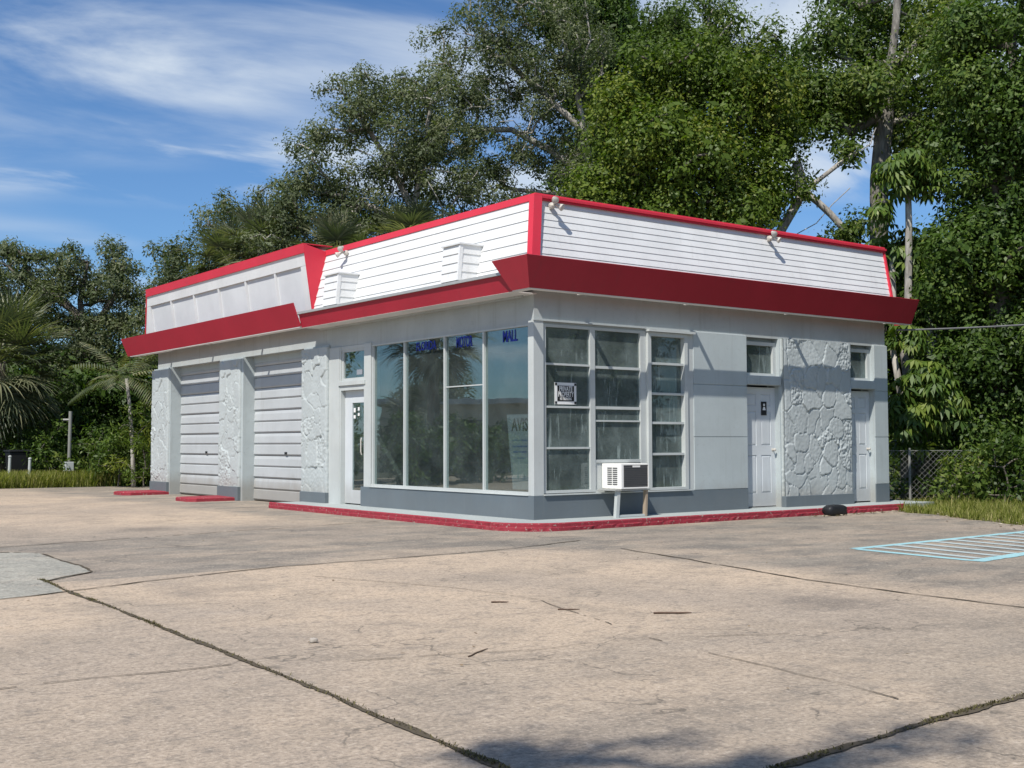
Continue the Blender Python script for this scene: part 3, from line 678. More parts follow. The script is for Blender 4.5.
obj('siding', lap_siding((PD0, 6.75, PZ0), (PD0, PD0, PZ0), (PD1, 6.75, PZ1), (PD1, PD1, PZ1), 0.165, (-0.97, 0, 0.24), 0.016), WHITE, B)
# body of the parapet behind the siding (closed at the back)
pb = MB()
pb.sweep([(PD0 + .03, PD0 + .03, PZ0), (PD1 + .02, PD1 + .02, PZ1), (PD1 + .2, PD1 + .2, PZ1), (PD1 + .2, PD1 + .2, PZ0)], [(XE0 - .01, PD0 + .03, PZ0), (XE1 - .01, PD1 + .02, PZ1), (XE1 - .01, PD1 + .2, PZ1), (XE0 - .01, PD1 + .2, PZ0)])
pb.sweep([(PD0 + .03, 0.45, PZ0), (PD1 + .02, 0.45, PZ1), (PD1 + .2, 0.45, PZ1), (PD1 + .2, 0.45, PZ0)], [(PD0 + .03, 6.9, PZ0), (PD1 + .02, 6.9, PZ1), (PD1 + .2, 6.9, PZ1), (PD1 + .2, 6.9, PZ0)])
pb.box(XE0 - .25, XE0 - .02, 0.45, 7.0, 3.75, 4.75)
obj('parapet', pb, PANELW, B)
# red caps and corner boards
cap = MB()
def slope(d, t): return PD0 + (PD1 - PD0) * t + d
cap.sweep([(PD1 - .055, PD1 - .055, 4.77), (PD1 - .035, PD1 - .035, 4.87), (PD1 + .22, PD1 + .22, 4.87), (PD1 + .22, PD1 + .22, 4.77)], [(XE1 + .01, PD1 - .055, 4.77), (XE1 + .01, PD1 - .035, 4.87), (XE1 + .01, PD1 + .22, 4.87), (XE1 + .01, PD1 + .22, 4.77)])
cap.sweep([(PD1 - .035, PD1 - .055, 4.765), (PD1 - .02, PD1 - .03, 4.87), (PD1 + .22, PD1 + .22, 4.872), (PD1 + .22, PD1 + .22, 4.765)], [(PD1 - .035, 6.9, 4.765), (PD1 - .02, 6.9, 4.872), (PD1 + .22, 6.9, 4.872), (PD1 + .22, 6.9, 4.765)])
cap.sweep([(PD1 - .075, PD1 - .075, 4.80), (PD1 - .075, PD1 - .075, 4.835), (PD1 - .03, PD1 - .03, 4.835), (PD1 - .03, PD1 - .03, 4.80)], [(XE1 + .012, PD1 - .075, 4.80), (XE1 + .012, PD1 - .075, 4.835), (XE1 + .012, PD1 - .03, 4.835), (XE1 + .012, PD1 - .03, 4.80)])
obj('parapet_cap', cap, RED, B)
cb = MB()
t0, t1 = PD0 - .035, PD1 - .075
cb.sweep([(t0, t0, PZ0 + .02), (t0 + .15, t0, PZ0 + .02), (t0 + .15, t0 + .05, PZ0 + .02), (t0 + .05, t0 + .12, PZ0 + .02), (t0, t0 + .12, PZ0 + .02)],
         [(t1, t1, 4.83), (t1 + .15, t1, 4.83), (t1 + .15, t1 + .05, 4.83), (t1 + .05, t1 + .12, 4.83), (t1, t1 + .12, 4.83)])
obj('corner_board', cb, RED, B); cb = MB()
cb.sweep([(XE0 - .025, PD0 - .035, PZ0 + .02), (XE0 + .03, PD0 - .035, PZ0 + .02), (XE0 + .03, PD0 + .3, PZ0 + .02), (XE0 - .025, PD0 + .02, PZ0 + .02)],
         [(XE1 - .03, PD1 - .035, 4.80), (XE1 + .015, PD1 - .035, 4.80), (XE1 + .015, PD1 + .3, 4.80), (XE1 - .03, PD1 + .02, 4.80)])
obj('corner_board', cb, RED, B)
# siding-clad boxes standing out of the left mansard
def wall_box(y0, y1):
    mb = MB(); xb, xt = -0.42, -0.37; zb, zt = 3.66, 4.21; n_ = 4
    # front face boards
    for i in range(n_):
        a, b = i / n_, (i + 1) / n_; za, zb_ = zb + (zt - zb) * a, zb + (zt - zb) * b; xa, xb2 = xb + (xt - xb) * a, xb + (xt - xb) * b
        mb.add([(xa - .014, y1, za), (xa - .014, y0, za), (xb2, y0, zb_), (xb2, y1, zb_), (xa, y1, za), (xa, y0, za)], [(0, 1, 2, 3), (4, 5, 1, 0)])
        for y, s in ((y0, -1), (y1, 1)):
            mb.add([(xa, y + s * .012, za), (0.12, y + s * .012, za), (0.12, y, zb_), (xb2, y, zb_), (xa, y, za), (.12, y, za)], [(0, 1, 2, 3), (4, 5, 1, 0)])
    mb.box(xt - .035, 0.16, y0 - .03, y1 + .03, zt, zt + .025)
    mb.sweep([(xb - .015, y0 - .016, zb), (xb + .045, y0 - .016, zb), (xb + .045, y0 + .02, zb), (xb - .015, y0 + .02, zb)], [(xt - .015, y0 - .016, zt), (xt + .045, y0 - .016, zt), (xt + .045, y0 + .02, zt), (xt - .015, y0 + .02, zt)])
    return mb
obj('siding_box', wall_box(1.31, 1.77), WHITE, B); obj('siding_box', wall_box(5.12, 5.62), WHITE, B)

# garage parapet: leaning panelled board with red edges
GX0, GX1, GZ0, GZ1 = -0.06, -0.24, 3.62, 4.88
GY0, GYB, GYT = 6.64, 15.62, 15.05
def gx(z): return GX0 + (GX1 - GX0) * (z - GZ0) / (GZ1 - GZ0)
def gy(z): return GYB + (GYT - GYB) * (z - GZ0) / (GZ1 - GZ0)
gp = MB()
gp.sweep([(gx(GZ0) + .02, GY0 + .03, GZ0), (gx(GZ1) + .02, GY0 + .03, GZ1), (.3, GY0 + .03, GZ1), (.3, GY0 + .03, GZ0)], [(gx(GZ0) + .02, GYB - .02, GZ0), (gx(GZ1) + .02, GYT - .02, GZ1), (.3, GYT - .02, GZ1), (.3, GYB - .02, GZ0)])
obj('parapet', gp, PANELW, B)
def slab_on(mb, y0, y1, z0, z1, t, y0t=None, y1t=None):
    y0t = y0 if y0t is None else y0t; y1t = y1 if y1t is None else y1t
    mb.sweep([(gx(z0) + .021, y0, z0), (gx(z0) - t, y0, z0), (gx(z1) - t, y0t, z1), (gx(z1) + .021, y0t, z1)], [(gx(z0) + .021, y1, z0), (gx(z0) - t, y1, z0), (gx(z1) - t, y1t, z1), (gx(z1) + .021, y1t, z1)])
fm = MB()
slab_on(fm, GY0 + .04, 15.28, 4.56, 4.80, 0.022, None, 15.1)
for y in (6.72, 8.05, 9.44, 10.83, 12.22, 13.60): slab_on(fm, y - .03 if y > 7 else GY0 + .04, y + .035 if y > 7 else y + .2, 3.66, 4.56, 0.018)
slab_on(fm, 14.93, GYB - .01, 3.66, 4.56, 0.018, 14.93, gy(4.56) - .01)
obj('batten', fm, WHITE, B)
rc = MB()
slab_on(rc, GY0, gy(4.79), 4.79, 4.95, 0.05, None, gy(4.95))
rc.sweep([(gx(4.95) - .05, GY0, 4.95), (gx(4.95) - .05, GYT + .02, 4.95), (.32, GYT + .02, 4.95), (.32, GY0, 4.95)], [(gx(4.97) - .05, GY0, 4.965), (gx(4.97) - .05, GYT, 4.965), (.32, GYT, 4.965), (.32, GY0, 4.965)])
rc.sweep([(gx(GZ0) - .03, gy(GZ0) - .03, GZ0), (.3, gy(GZ0) - .03, GZ0), (.3, gy(GZ0) + .03, GZ0), (gx(GZ0) - .03, gy(GZ0) + .03, GZ0)], [(gx(4.80) - .03, gy(4.8) - .03, 4.80), (.3, gy(4.8) - .03, 4.80), (.3, gy(4.8) + .03, 4.80), (gx(4.80) - .03, gy(4.8) + .03, 4.80)])
obj('parapet_cap', rc, RED, B)
rw = MB()   # red return where the garage parapet stands proud of the mansard
rw.sweep([(gx(3.70) - .03, GY0 - .01, 3.70), (-0.01, GY0 - .01, 3.70), (0.29, GY0 - .01, 4.82), (gx(4.955) - .045, GY0 - .01, 4.955)], [(gx(3.70) - .03, GY0 + .03, 3.70), (-0.01, GY0 + .03, 3.70), (0.29, GY0 + .03, 4.82), (gx(4.955) - .045, GY0 + .03, 4.955)])
obj('red_return', rw, RED, B)

# flared red skirts on brackets, standing clear of the roof edge
def flare(pts_b, pts_t, t=0.025):
    """board between a lower polyline and an upper polyline (outer face), with thickness to the inside"""
    mb = MB(); k = len(pts_b); b = np.array(pts_b, float); u = np.array(pts_t, float)
    for i in range(k - 1):
        q = [b[i], b[i + 1], u[i + 1], u[i]]; nrm = np.cross(q[1] - q[0], q[3] - q[0]); nrm /= np.linalg.norm(nrm)
        mb.sweep([q[0], q[1], q[2], q[3]], [p_ - nrm * t for p_ in q])
    return mb
SB, ST = 3.355, 3.783
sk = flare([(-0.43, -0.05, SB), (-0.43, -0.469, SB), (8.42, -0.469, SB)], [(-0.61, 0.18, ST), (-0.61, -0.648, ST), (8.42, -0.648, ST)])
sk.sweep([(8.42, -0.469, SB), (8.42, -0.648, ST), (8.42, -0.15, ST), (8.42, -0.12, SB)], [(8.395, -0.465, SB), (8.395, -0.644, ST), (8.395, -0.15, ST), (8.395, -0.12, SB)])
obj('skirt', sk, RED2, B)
obj('skirt_lip', MB().box(-0.42, 8.415, -0.463, -0.345, SB - .012, SB + .004), SOFF, B); obj('skirt_lip', MB().box(-0.42, -0.30, -0.344, -0.06, SB - .012, SB + .004), SOFF, B)
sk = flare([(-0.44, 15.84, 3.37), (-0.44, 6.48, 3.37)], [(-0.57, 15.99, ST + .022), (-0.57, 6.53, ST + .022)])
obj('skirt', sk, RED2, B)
for a, b in ((6.50, 10.9), (10.9, 13.3), (13.3, 15.7)): obj('skirt_lip', MB().box(-0.435, -0.27 if a != 10.9 else -.33, a, b - .01, 3.355, 3.372), SOFF, B)
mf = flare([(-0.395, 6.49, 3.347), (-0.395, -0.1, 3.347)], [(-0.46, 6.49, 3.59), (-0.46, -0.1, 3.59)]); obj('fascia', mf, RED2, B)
de = MB(); de.sweep([(-0.49, 0.02, 3.592), (-0.49, 0.02, 3.635), (-0.08, 0.02, 3.665), (-0.08, 0.02, 3.592)], [(-0.49, 6.6, 3.592), (-0.49, 6.6, 3.635), (-0.08, 6.6, 3.665), (-0.08, 6.6, 3.592)])
obj('drip_edge', de, GALV, B)
obj('soffit', MB().box(-0.395, 0.05, -0.02, 6.49, 3.345, 3.358), SOFF, B)
obj('soffit_trim', MB().box(-0.06, -0.03, 0.2, 6.45, 3.315, 3.345), HEAD, B)
for x in (0.75, 2.95, 5.35, 8.1):
    bk = MB().box(x, x + .05, -0.445, -0.09, 3.375, 3.43)
    obj('skirt_bracket', bk, SOFF, B)
for y in (6.55, 9.0, 11.55, 14.05, 15.6):
    bk = MB().box(-0.42, -0.07, y, y + .06, 3.39, 3.44)
    obj('skirt_bracket', bk, SOFF, B)

# ------------------------------------------------------------------ things on the building
# twin floodlights
def floodlight(base, nrm, along, label, spread=0.8):
    base = np.array(base, float); nrm = np.array(nrm, float); al = np.array(along, float); Z = np.array([0, 0, 1.0])
    e = empty('floodlight', base, label, 'floodlight', 'twin floodlights on the parapet')
    obj('mount', MB().lathe(base, nrm, [(.05, -.02), (.05, .02), (.03, .035), (.02, .06)], 12), LAMPG, e, smooth=False)
    for s, up in ((-1, 0.10), (1, -0.02)):
        a = base + nrm * .05; k = a + nrm * .06 + al * s * .05 * spread + Z * up * .5; d = nrm * .75 + al * s * .35 - Z * .45; d /= np.linalg.norm(d)
        arm = MB().tube([a, k], 0.012, 8); ao = obj('arm', arm, LAMPG, e)
        c = k + Z * up * .3
        obj('lamp_head', MB().lathe(c - d * .03, d, [(.016, -.02), (.026, 0), (.03, .03), (.05, .08), (.054, .10), (.05, .103)], 14), LAMPG, e)
        obj('lens', MB().lathe(c - d * .03, d, [(.047, .101), (.032, .109), (.01, .112)], 14), LENS, e)
    return e
floodlight((0.45, 0.12, 4.70), (0, -1, 0), (1, 0, 0), 'weathered twin floodlight on the striped parapet right beside the red corner board')
floodlight((5.25, 0.12, 4.70), (0, -1, 0), (1, 0, 0), 'weathered twin floodlight high on the parapet above the stone panel, away from the corner')
floodlight((0.12, 5.75, 4.70), (-1, 0, 0), (0, 1, 0), 'small twin floodlight beside the red return where the garage parapet begins')

# window air conditioner on its stand
A = empty('air_conditioner', (1.6, -0.2, 0.1), 'white window air conditioner with dark grille sticking out of the window', 'air conditioner')
bd = MB().box(1.33, 1.88, -0.37, 0.05, 0.515, 0.89); body = obj('cabinet', bd, ACW, A, bevel=0.012)
gr = MB().box(1.375, 1.865, -0.384, -0.371, 0.545, 0.865); g_ = obj('front_grille', gr, ACD, A)
lv = MB()
for k in range(11): lv.box(1.39, 1.85, -0.391, -0.3845, 0.557 + k * 0.027, 0.567 + k * 0.027)
obj('louvre', lv, ACD, g_)
obj('badge', MB().box(1.55, 1.70, -0.396, -0.392, 0.835, 0.862), ACW, g_)
bz = MB(); bz.box(1.33, 1.372, -0.392, -0.371, 0.52, 0.885); bz.box(1.866, 1.88, -0.392, -0.371, 0.52, 0.885); bz.box(1.373, 1.865, -0.392, -0.371, 0.868, 0.885); bz.box(1.373, 1.865, -0.392, -0.371, 0.52, 0.542)
obj('bezel', bz, ACW, A)
vt = MB()
for (y0, y1) in ((-0.30, -0.20), (-0.18, -0.08)):
    for k in range(9): vt.box(1.3265, 1.3295, y0, y1, 0.575 + k * 0.030, 0.592 + k * 0.030)
obj('side_vent', vt, ACD, A)
obj('tray', MB().box(1.22, 1.92, -0.38, 0.0, 0.492, 0.512), GALV, A)
obj('leg', MB().sweep([(1.245, -.36, .10), (1.305, -.36, .10), (1.305, -.30, .10), (1.245, -.30, .10)], [(1.28, -.36, .491), (1.34, -.36, .491), (1.34, -.30, .491), (1.28, -.30, .491)]), TRIM, A)
obj('leg', MB().sweep([(1.83, -.36, .10), (1.87, -.36, .10), (1.87, -.30, .10), (1.83, -.30, .10)], [(1.85, -.36, .491), (1.89, -.36, .491), (1.89, -.30, .491), (1.85, -.30, .491)]), RUSTY, A)['label'] = 'rust-stained leg'
obj('crossbar', MB().box(1.30, 1.84, -.35, -.31, 0.105, 0.135), TRIM, A)

# signs
S = empty('property_sign', (0.63, 0.03, 1.76), 'black and white PRIVATE PROPERTY sign with silver border behind the corner window', 'sign')
obj('board', MB().box(0.44, 0.85, 0.058, 0.064, 1.765, 2.085), SIGNW, S)
obj('face', MB().box(0.487, 0.803, 0.0545, 0.0575, 1.812, 2.040), BLACK, S)
obj('lettering', text_mesh('PRIVATE', 0.105, (0.645, 0.053, 1.990), (1, 0, 0), (0, 0, 1), 0.25, 0.001, 0.002), SIGNW, S)
obj('lettering', text_mesh('PROPERTY', 0.105, (0.645, 0.053, 1.910), (1, 0, 0), (0, 0, 1), 0.29, 0.001, 0.002), SIGNW, S)
obj('lettering', text_mesh('NO TRESPASSING', 0.055, (0.645, 0.053, 1.845), (1, 0, 0), (0, 0, 1), 0.22, 0.001, 0.001), SIGNW, S)
for (x, z) in ((0.462, 1.79), (0.828, 1.79), (0.462, 2.06), (0.828, 2.06)): obj('corner_mark', MB().box(x - .018, x + .018, 0.0548, 0.0578, z - .018, z + .018), BLACK, S)

V_ = empty('window_lettering', (0.07, 1.9, 2.68), 'blue vinyl lettering MOTOR MALL along the top of the shop window', 'sign')
obj('word', text_mesh('FLORIDA', 0.20, (0.072, 2.96, 2.79), (0, -1, 0), (0, 0, 1), 0.60, 0.001, 0.003), BLUE, V_)
obj('word', text_mesh('MOTOR', 0.24, (0.072, 1.86, 2.78), (0, -1, 0), (0, 0, 1), 0.44, 0.001, 0.004), BLUE, V_)
obj('word', text_mesh('MALL', 0.24, (0.072, 0.66, 2.78), (0, -1, 0), (0, 0, 1), 0.36, 0.001, 0.004), BLUE, V_)

P = empty('poster', (0.1, 0.45, 0.52), 'pale poster headed AVIS leaning inside the shop window by the corner', 'poster')
pm = MB().sweep([(0.088, 0.62, 0.52), (0.088, 0.19, 0.52), (0.088, 0.19, 1.62), (0.088, 0.76, 1.62)], [(0.092, 0.62, 0.52), (0.092, 0.19, 0.52), (0.092, 0.19, 1.62), (0.092, 0.76, 1.62)])
obj('sheet', pm, POSTER, P)
obj('heading', text_mesh('AVIS', 0.26, (0.0865, 0.44, 1.46), (0, -1, 0), (0, 0, 1), 0.40, 0.0008, 0.006), BLACK, P)
pl = MB()
for z, a, b in ((1.24, .25, .64), (1.15, .26, .62), (1.07, .28, .61), (0.98, .30, .50)): pl.box(0.0862, 0.0868, a, b, z - .012, z + .012)
obj('text_lines', pl, POSTB, P)
obj('pale_band', MB().box(0.0862, 0.0868, 0.20, 0.61, 0.72, 0.90), POSTERL, P)

# black lump by the kerb
def lump(loc, sx, sy, sz, seed):
    r = np.random.default_rng(seed); mb = MB(); n, m_ = 18, 10; vs = []
    for i in range(m_ + 1):
        ph = math.pi * i / m_
        for k in range(n):
            a = 2 * math.pi * k / n; d = np.array([math.cos(a) * math.sin(ph), math.sin(a) * math.sin(ph), math.cos(ph)])
            e = 0.55; q = np.sign(d) * np.abs(d) ** e; q *= 1 + 0.07 * math.sin(3 * a + seed) + 0.05 * r.normal()
            vs.append((loc[0] + q[0] * sx, loc[1] + q[1] * sy, max(loc[2] + 0.004, loc[2] + sz + q[2] * sz)))
    fs = [(i * n + k, i * n + (k + 1) % n, (i + 1) * n + (k + 1) % n, (i + 1) * n + k) for i in range(m_) for k in range(n)]
    mb.add(vs, fs); return mb
tag(obj('bag', lump((5.46, -0.98, 0.0), 0.22, 0.12, 0.085, 3), BLACK, None, (5.46, -0.98, 0.0), smooth=True), 'black bundle lying against the red kerb in front of the stone panel', 'bag')

# litter on the lot
def stick(a, b, r0, label):
    a = np.array((a[0], a[1], r0 * 1.2)); b = np.array((b[0], b[1], r0 * 1.2)); pts = [a + (b - a) * t + np.r_[rng.normal(0, .0035, 2), 0] for t in np.linspace(0, 1, 7)]
    o = obj('fallen_twig', MB().tube(pts, [r0, r0 * 1.1, r0, r0 * .9, r0, r0 * .8, r0 * .4], 7), TWIG, None, tuple(a)); tag(o, label, 'twig', 'fallen twigs on the concrete')
stick((-5.19, -6.14), (-5.08, -6.22), 0.006, 'short brown twig lying on bare concrete, leftmost of the three in the middle')
stick((-5.04, -6.74), (-4.91, -6.84), 0.005, 'thin dark twig on bare concrete, middle one of the three in a row')
stick((-4.63, -7.31), (-4.41, -7.47), 0.007, 'longest brown twig on bare concrete, rightmost of the three in a row')
stick((-6.62, -7.9), (-6.38, -7.75), 0.004, 'thin reddish twig lying on the concrete near the weedy joint')
tag(obj('pebble', lump((-7.08, -6.93, 0), 0.022, 0.02, 0.015, 5), PEB, None, (-7.08, -6.93, 0), smooth=True), 'pale pebble on the concrete to the right of the weedy joint', 'stone')

# ------------------------------------------------------------------ plants
def quads_from(c, d, w, L, Wd, fold=None):
    """kite leaves: base c, direction d, side w"""
    v = np.empty((len(c), 4, 3)); m_ = c + d * (L * 0.45)[:, None]
    v[:, 0] = c; v[:, 1] = m_ + w * (Wd * 0.5)[:, None]; v[:, 2] = c + d * L[:, None]; v[:, 3] = m_ - w * (Wd * 0.5)[:, None]
    return v
def unit(a): return a / (np.linalg.norm(a, axis=-1, keepdims=True) + 1e-9)
def leaves(centers, radii, n_each, L, W, seed, up=0.35, flat_=0.75, clump_var=0.25):
    r = np.random.default_rng(seed); k = len(centers)
    cnt = np.maximum(4, (n_each * (radii / radii.mean()) ** 2).astype(int)); idx = np.repeat(np.arange(k), cnt); n = len(idx)
    o = unit(r.normal(0, 1, (n, 3))) * (r.uniform(0, 1, n) ** 0.36)[:, None] * radii[idx][:, None]; o[:, 2] *= flat_; o *= (1 + 0.25 * np.sin(o[:, :1] * 9 + idx[:, None]) * np.sin(o[:, 1:2] * 8))
    c = centers[idx] + o
    nrm = unit(unit(o) * 0.8 + r.normal(0, 0.42, (n, 3)) + np.array([0, 0, up]))
    d = unit(np.cross(nrm, r.normal(0, 1, (n, 3)))); d = unit(d + np.array([0, 0, -0.25])); w = unit(np.cross(nrm, d))
    l = L * r.uniform(0.5, 1.6, n); wd = W * r.uniform(0.75, 1.25, n)
    ct = r.normal(0.5, clump_var, k)
    t = np.clip(ct[idx] + r.normal(0, 0.13, n), 0, 1)
    return quads_from(c, d, w, l, wd), t
def put_leaves(name, v, t, mat, parent):
    V = v.reshape(-1, 3); return npmesh(name, V, np.arange(len(V)).reshape(-1, 4), mat, parent, tint=t)
def seg_tubes(P, Q, r0, r1, n=6):
    d = unit(Q - P); a = np.where(np.abs(d[:, 2:3]) < 0.9, np.array([[0, 0, 1.0]]), np.array([[1.0, 0, 0]])); u = unit(np.cross(d, a)); w = np.cross(d, u)
    k = len(P); ang = np.arange(n) * 2 * math.pi / n
    ring = np.cos(ang)[None, :, None] * u[:, None, :] + np.sin(ang)[None, :, None] * w[:, None, :]
    V = np.concatenate([P[:, None] + ring * r0[:, None, None], (Q + d * r1[:, None] * .3)[:, None] + ring * r1[:, None, None]], 1).reshape(-1, 3)
    b = (np.arange(k) * 2 * n)[:, None]; i = np.arange(n); j = (i + 1) % n
    Fq = np.stack([b + i, b + j, b + n + j, b + n + i], -1).reshape(-1, 4)
    return V, Fq
def grow(trunks, centers, seed, r_tip=0.012, r_base=0.25, wig=0.10, expo=0.45):
    """trunks: list of polylines (first point is the foot); twigs then reach every cluster centre from the nearest limb"""
    r = np.random.default_rng(seed); nodes = []; par = []
    for ti, tp in enumerate(trunks):
        tp = [np.array(q, float) for q in tp]; prev = -1
        if ti > 0:
            D = [np.linalg.norm(np.array(nodes) - tp[0], axis=1)]; prev = int(np.argmin(D[0]))
        for a, b in zip(tp[:-1], tp[1:]):
            L = np.linalg.norm(b - a); k = max(2, int(L / 0.45))
            for t in np.linspace(0, 1, k, endpoint=False):
                q = a + (b - a) * t + r.normal(0, 0.02, 3); nodes.append(q); par.append(prev); prev = len(nodes) - 1
        nodes.append(tp[-1]); par.append(prev)
    foot = nodes[0]; root_n = len(nodes)
    order = np.argsort([min(np.linalg.norm(np.array(nodes) - c, axis=1)) for c in centers])
    tips = []
    for ci in order:
        c = centers[ci]; N = np.array(nodes); dv = c - N; dd = np.linalg.norm(dv, axis=1)
        pen = dd + 0.9 * np.clip(N[:, 2] - c[2], 0, None) + np.where(N[:, 2] < foot[2] + 0.25 * (c[2] - foot[2]), 2.0, 0)
        k0 = int(np.argmin(pen)); p0 = N[k0]; L = dd[k0]; k = max(2, int(L / 0.5)); prev = k0
        off = r.normal(0, wig * L, 3); off[2] = abs(off[2]) * 0.5
        for t in np.linspace(0, 1, k + 1)[1:]:
            q = p0 + (c - p0) * t + off * math.sin(math.pi * t) + r.normal(0, 0.03, 3) * (t < 1); nodes.append(q); par.append(prev); prev = len(nodes) - 1
        tips.append(prev)
    n = len(nodes); cnt = np.zeros(n)
    for t in tips: cnt[t] += 1
    for i in range(n - 1, -1, -1):
        if par[i] >= 0: cnt[par[i]] += cnt[i]
    rad = np.clip(r_base * (cnt / max(1, cnt.max())) ** expo, r_tip, None)
    return np.array(nodes), np.array(par), rad, root_n
def limb_mesh(name, G, mat, parent, lo=0.0, hi=9.0, n=6):
    N, par, rad, _ = G; i = np.where((par >= 0))[0]; i = i[(rad[i] >= lo) & (rad[i] < hi)]
    if len(i) == 0: return None
    V, Fq = seg_tubes(N[par[i]], N[i], np.minimum(rad[par[i]], rad[i] * 1.35), rad[i], n)
    return npmesh(name, V, Fq, mat, parent, smooth=True)
def fill(blobs, dens, rmin, rmax, seed, shell=0.45):
    """cluster centres inside a set of ellipsoids, crowded toward their outsides"""
    r = np.random.default_rng(seed); C = []; Rr = []
    for (c, rad) in blobs:
        c = np.array(c); rad = np.array(rad); n = max(3, int(dens * (rad[0] * rad[1] * rad[2]) ** (2 / 3)))
        d = unit(r.normal(0, 1, (n, 3))); k = r.uniform(shell, 1.0, n) ** 0.7
        C.append(c + d * k[:, None] * rad); Rr.append(r.uniform(rmin, rmax, n))
    return np.concatenate(C), np.concatenate(Rr)
def blobs_px(lst, dep):
    out = []
    for b in lst:
        px, py, rx, ry = b[:4]; dd = b[4] if len(b) > 4 else 0.0; D = dep + dd; s = D / F_PX
        out.append((at(px, py, D), (rx * s, min(rx, ry) * s * 1.05, ry * s)))
    return out
def gpt(px, dep):
    q = at(px, 443, dep); return np.array([q[0], q[1], -0.03])
def tree(name, label, lst, dep, foot_px, trunks_px, leafm, bark, seed, dens=26, rr=(0.35, 0.7), n_each=70, L=0.13, W=0.06, r_base=0.25, foot_dep=None, group='trees behind the service station', bare=0, cv=0.25, wig=0.1, up=0.35, cat='tree'):
    fd = foot_dep or dep; f = gpt(foot_px, fd)
    e = empty(name, tuple(f), label, cat, group)
    tr = []
    for i, t in enumerate(trunks_px):
        pts = [at(q[0], q[1], dep + (q[2] if len(q) > 2 else 0)) for q in t]
        if i == 0: pts = [f] + pts
        tr.append(pts)
    kd, kr, kn, kl = (0.70, 0.90, 3.0, 0.58) if leafm is L_OAK else (0.36, 1.5, 6.5, 0.64)
    dens *= kd; rr = (rr[0] * kr, rr[1] * kr); n_each = int(n_each * kn); L *= kl; W *= kl * 1.1
    C, Rr = fill(blobs_px(lst, dep), dens, rr[0], rr[1], seed)
    keep = C[:, 2] > 0.15; C, Rr = C[keep], Rr[keep]
    G = grow(tr, C, seed + 1, r_base=r_base, wig=wig)
    limb_mesh('trunk', G, bark, e, 0.0, 9, 6)
    use = np.ones(len(C), bool)
    if bare: use = np.random.default_rng(seed + 9).uniform(0, 1, len(C)) > bare
    v, t = leaves(C[use], Rr[use], n_each, L, W, seed + 2, clump_var=cv, up=up)
    v2, t2 = leaves(C[use], Rr[use] * 0.72, 9 if leafm is L_OAK else 60, L * 2.3, W * 2.2, seed + 3, clump_var=cv * .5, up=up)   # larger sprays added deep inside each clump to block light and sky
    put_leaves('crown', np.concatenate([v, v2]), np.concatenate([t, t2 * .8]), leafm, e); return e  # inner sprays get a darker tint: crown depth shade put into leaf colour

tree('oak_tree', 'olive-grey leaning oak with bare pale limbs above the left half of the roof',
     [(352, 105, 34, 40), (330, 160, 40, 40), (392, 140, 50, 60), (318, 215, 50, 40), (375, 220, 60, 42), (430, 185, 50, 60), (290, 235, 45, 30), (425, 110, 36, 50)],
     33, 455, [[(448, 300), (432, 235), (412, 208), (392, 165), (368, 130), (352, 105)], [(432, 235), (400, 220), (365, 205)], [(412, 208), (425, 160), (430, 110)]], L_OAK, BARK_PALE, 101, dens=30, n_each=62, L=0.15, W=0.065, r_base=0.16, rr=(.35, .75), wig=.16)
tree('oak_tree', 'tall sparse oak with whitish limbs and greyish leaves left of the bright green tree',
     [(475, 70, 60, 55), (530, 40, 65, 55), (560, 110, 50, 65), (500, 130, 60, 60), (535, 190, 60, 50), (450, 125, 40, 50), (480, 205, 50, 40), (575, 50, 45, 55), (500, 15, 50, 35), (580, 180, 35, 45)],
     36, 600, [[(596, 280), (592, 180), (583, 130), (575, 80), (560, 30), (548, -20)], [(583, 130), (540, 90), (505, 60), (480, 50)], [(592, 180), (550, 150), (510, 130), (470, 130)], [(575, 80), (590, 40), (585, 0)], [(596, 220), (560, 195), (520, 190)]], L_OAK, BARK_PALE, 111, dens=26, n_each=50, L=0.15, W=0.065, r_base=0.19, rr=(.3, .7), wig=.18, bare=0.12)
tree('evergreen_tree', 'dark green tree top between the sparse oak and the bright green tree',
     [(605, 30, 34, 40), (625, 70, 34, 40), (592, 70, 26, 40), (585, 5, 40, 30), (560, 18, 24, 26), (600, 130, 30, 50), (640, 140, 40, 60), (590, 190, 30, 40), (655, 50, 24, 30)], 40, 630, [[(630, 250), (622, 120), (610, 40)], [(625, 150), (638, 40), (625, 0)], [(630, 120), (655, 30), (658, -10)]], L_DARK, BARK_DARK, 121, dens=30, n_each=70, L=0.17, W=0.09, r_base=0.25, rr=(.4, .8))
tree('broadleaf_tree', 'bright yellow-green leafy tree rising behind the striped parapet',
     [(650, 92, 34, 40), (625, 125, 34, 34), (690, 68, 30, 30), (715, 105, 40, 40), (752, 92, 30, 36), (670, 140, 44, 36, -1), (612, 178, 28, 34), (640, 205, 40, 36, -.8), (700, 175, 44, 34, -1.2), (745, 160, 32, 32), (735, 215, 40, 36, -.6), (605, 228, 28, 24), (690, 235, 46, 28), (775, 130, 24, 34, 1), (782, 95, 26, 28, 2), (765, 205, 20, 26), (590, 205, 16, 18)],
     27, 690, [[(690, 300), (688, 220), (684, 150), (680, 100)], [(688, 220), (650, 170), (635, 120)], [(686, 190), (725, 150), (745, 110)], [(684, 150), (690, 90)]], L_BRIGHT, BARK_DARK, 131, dens=52, n_each=60, L=0.125, W=0.075, r_base=0.22, rr=(.32, .62), cv=0.24)
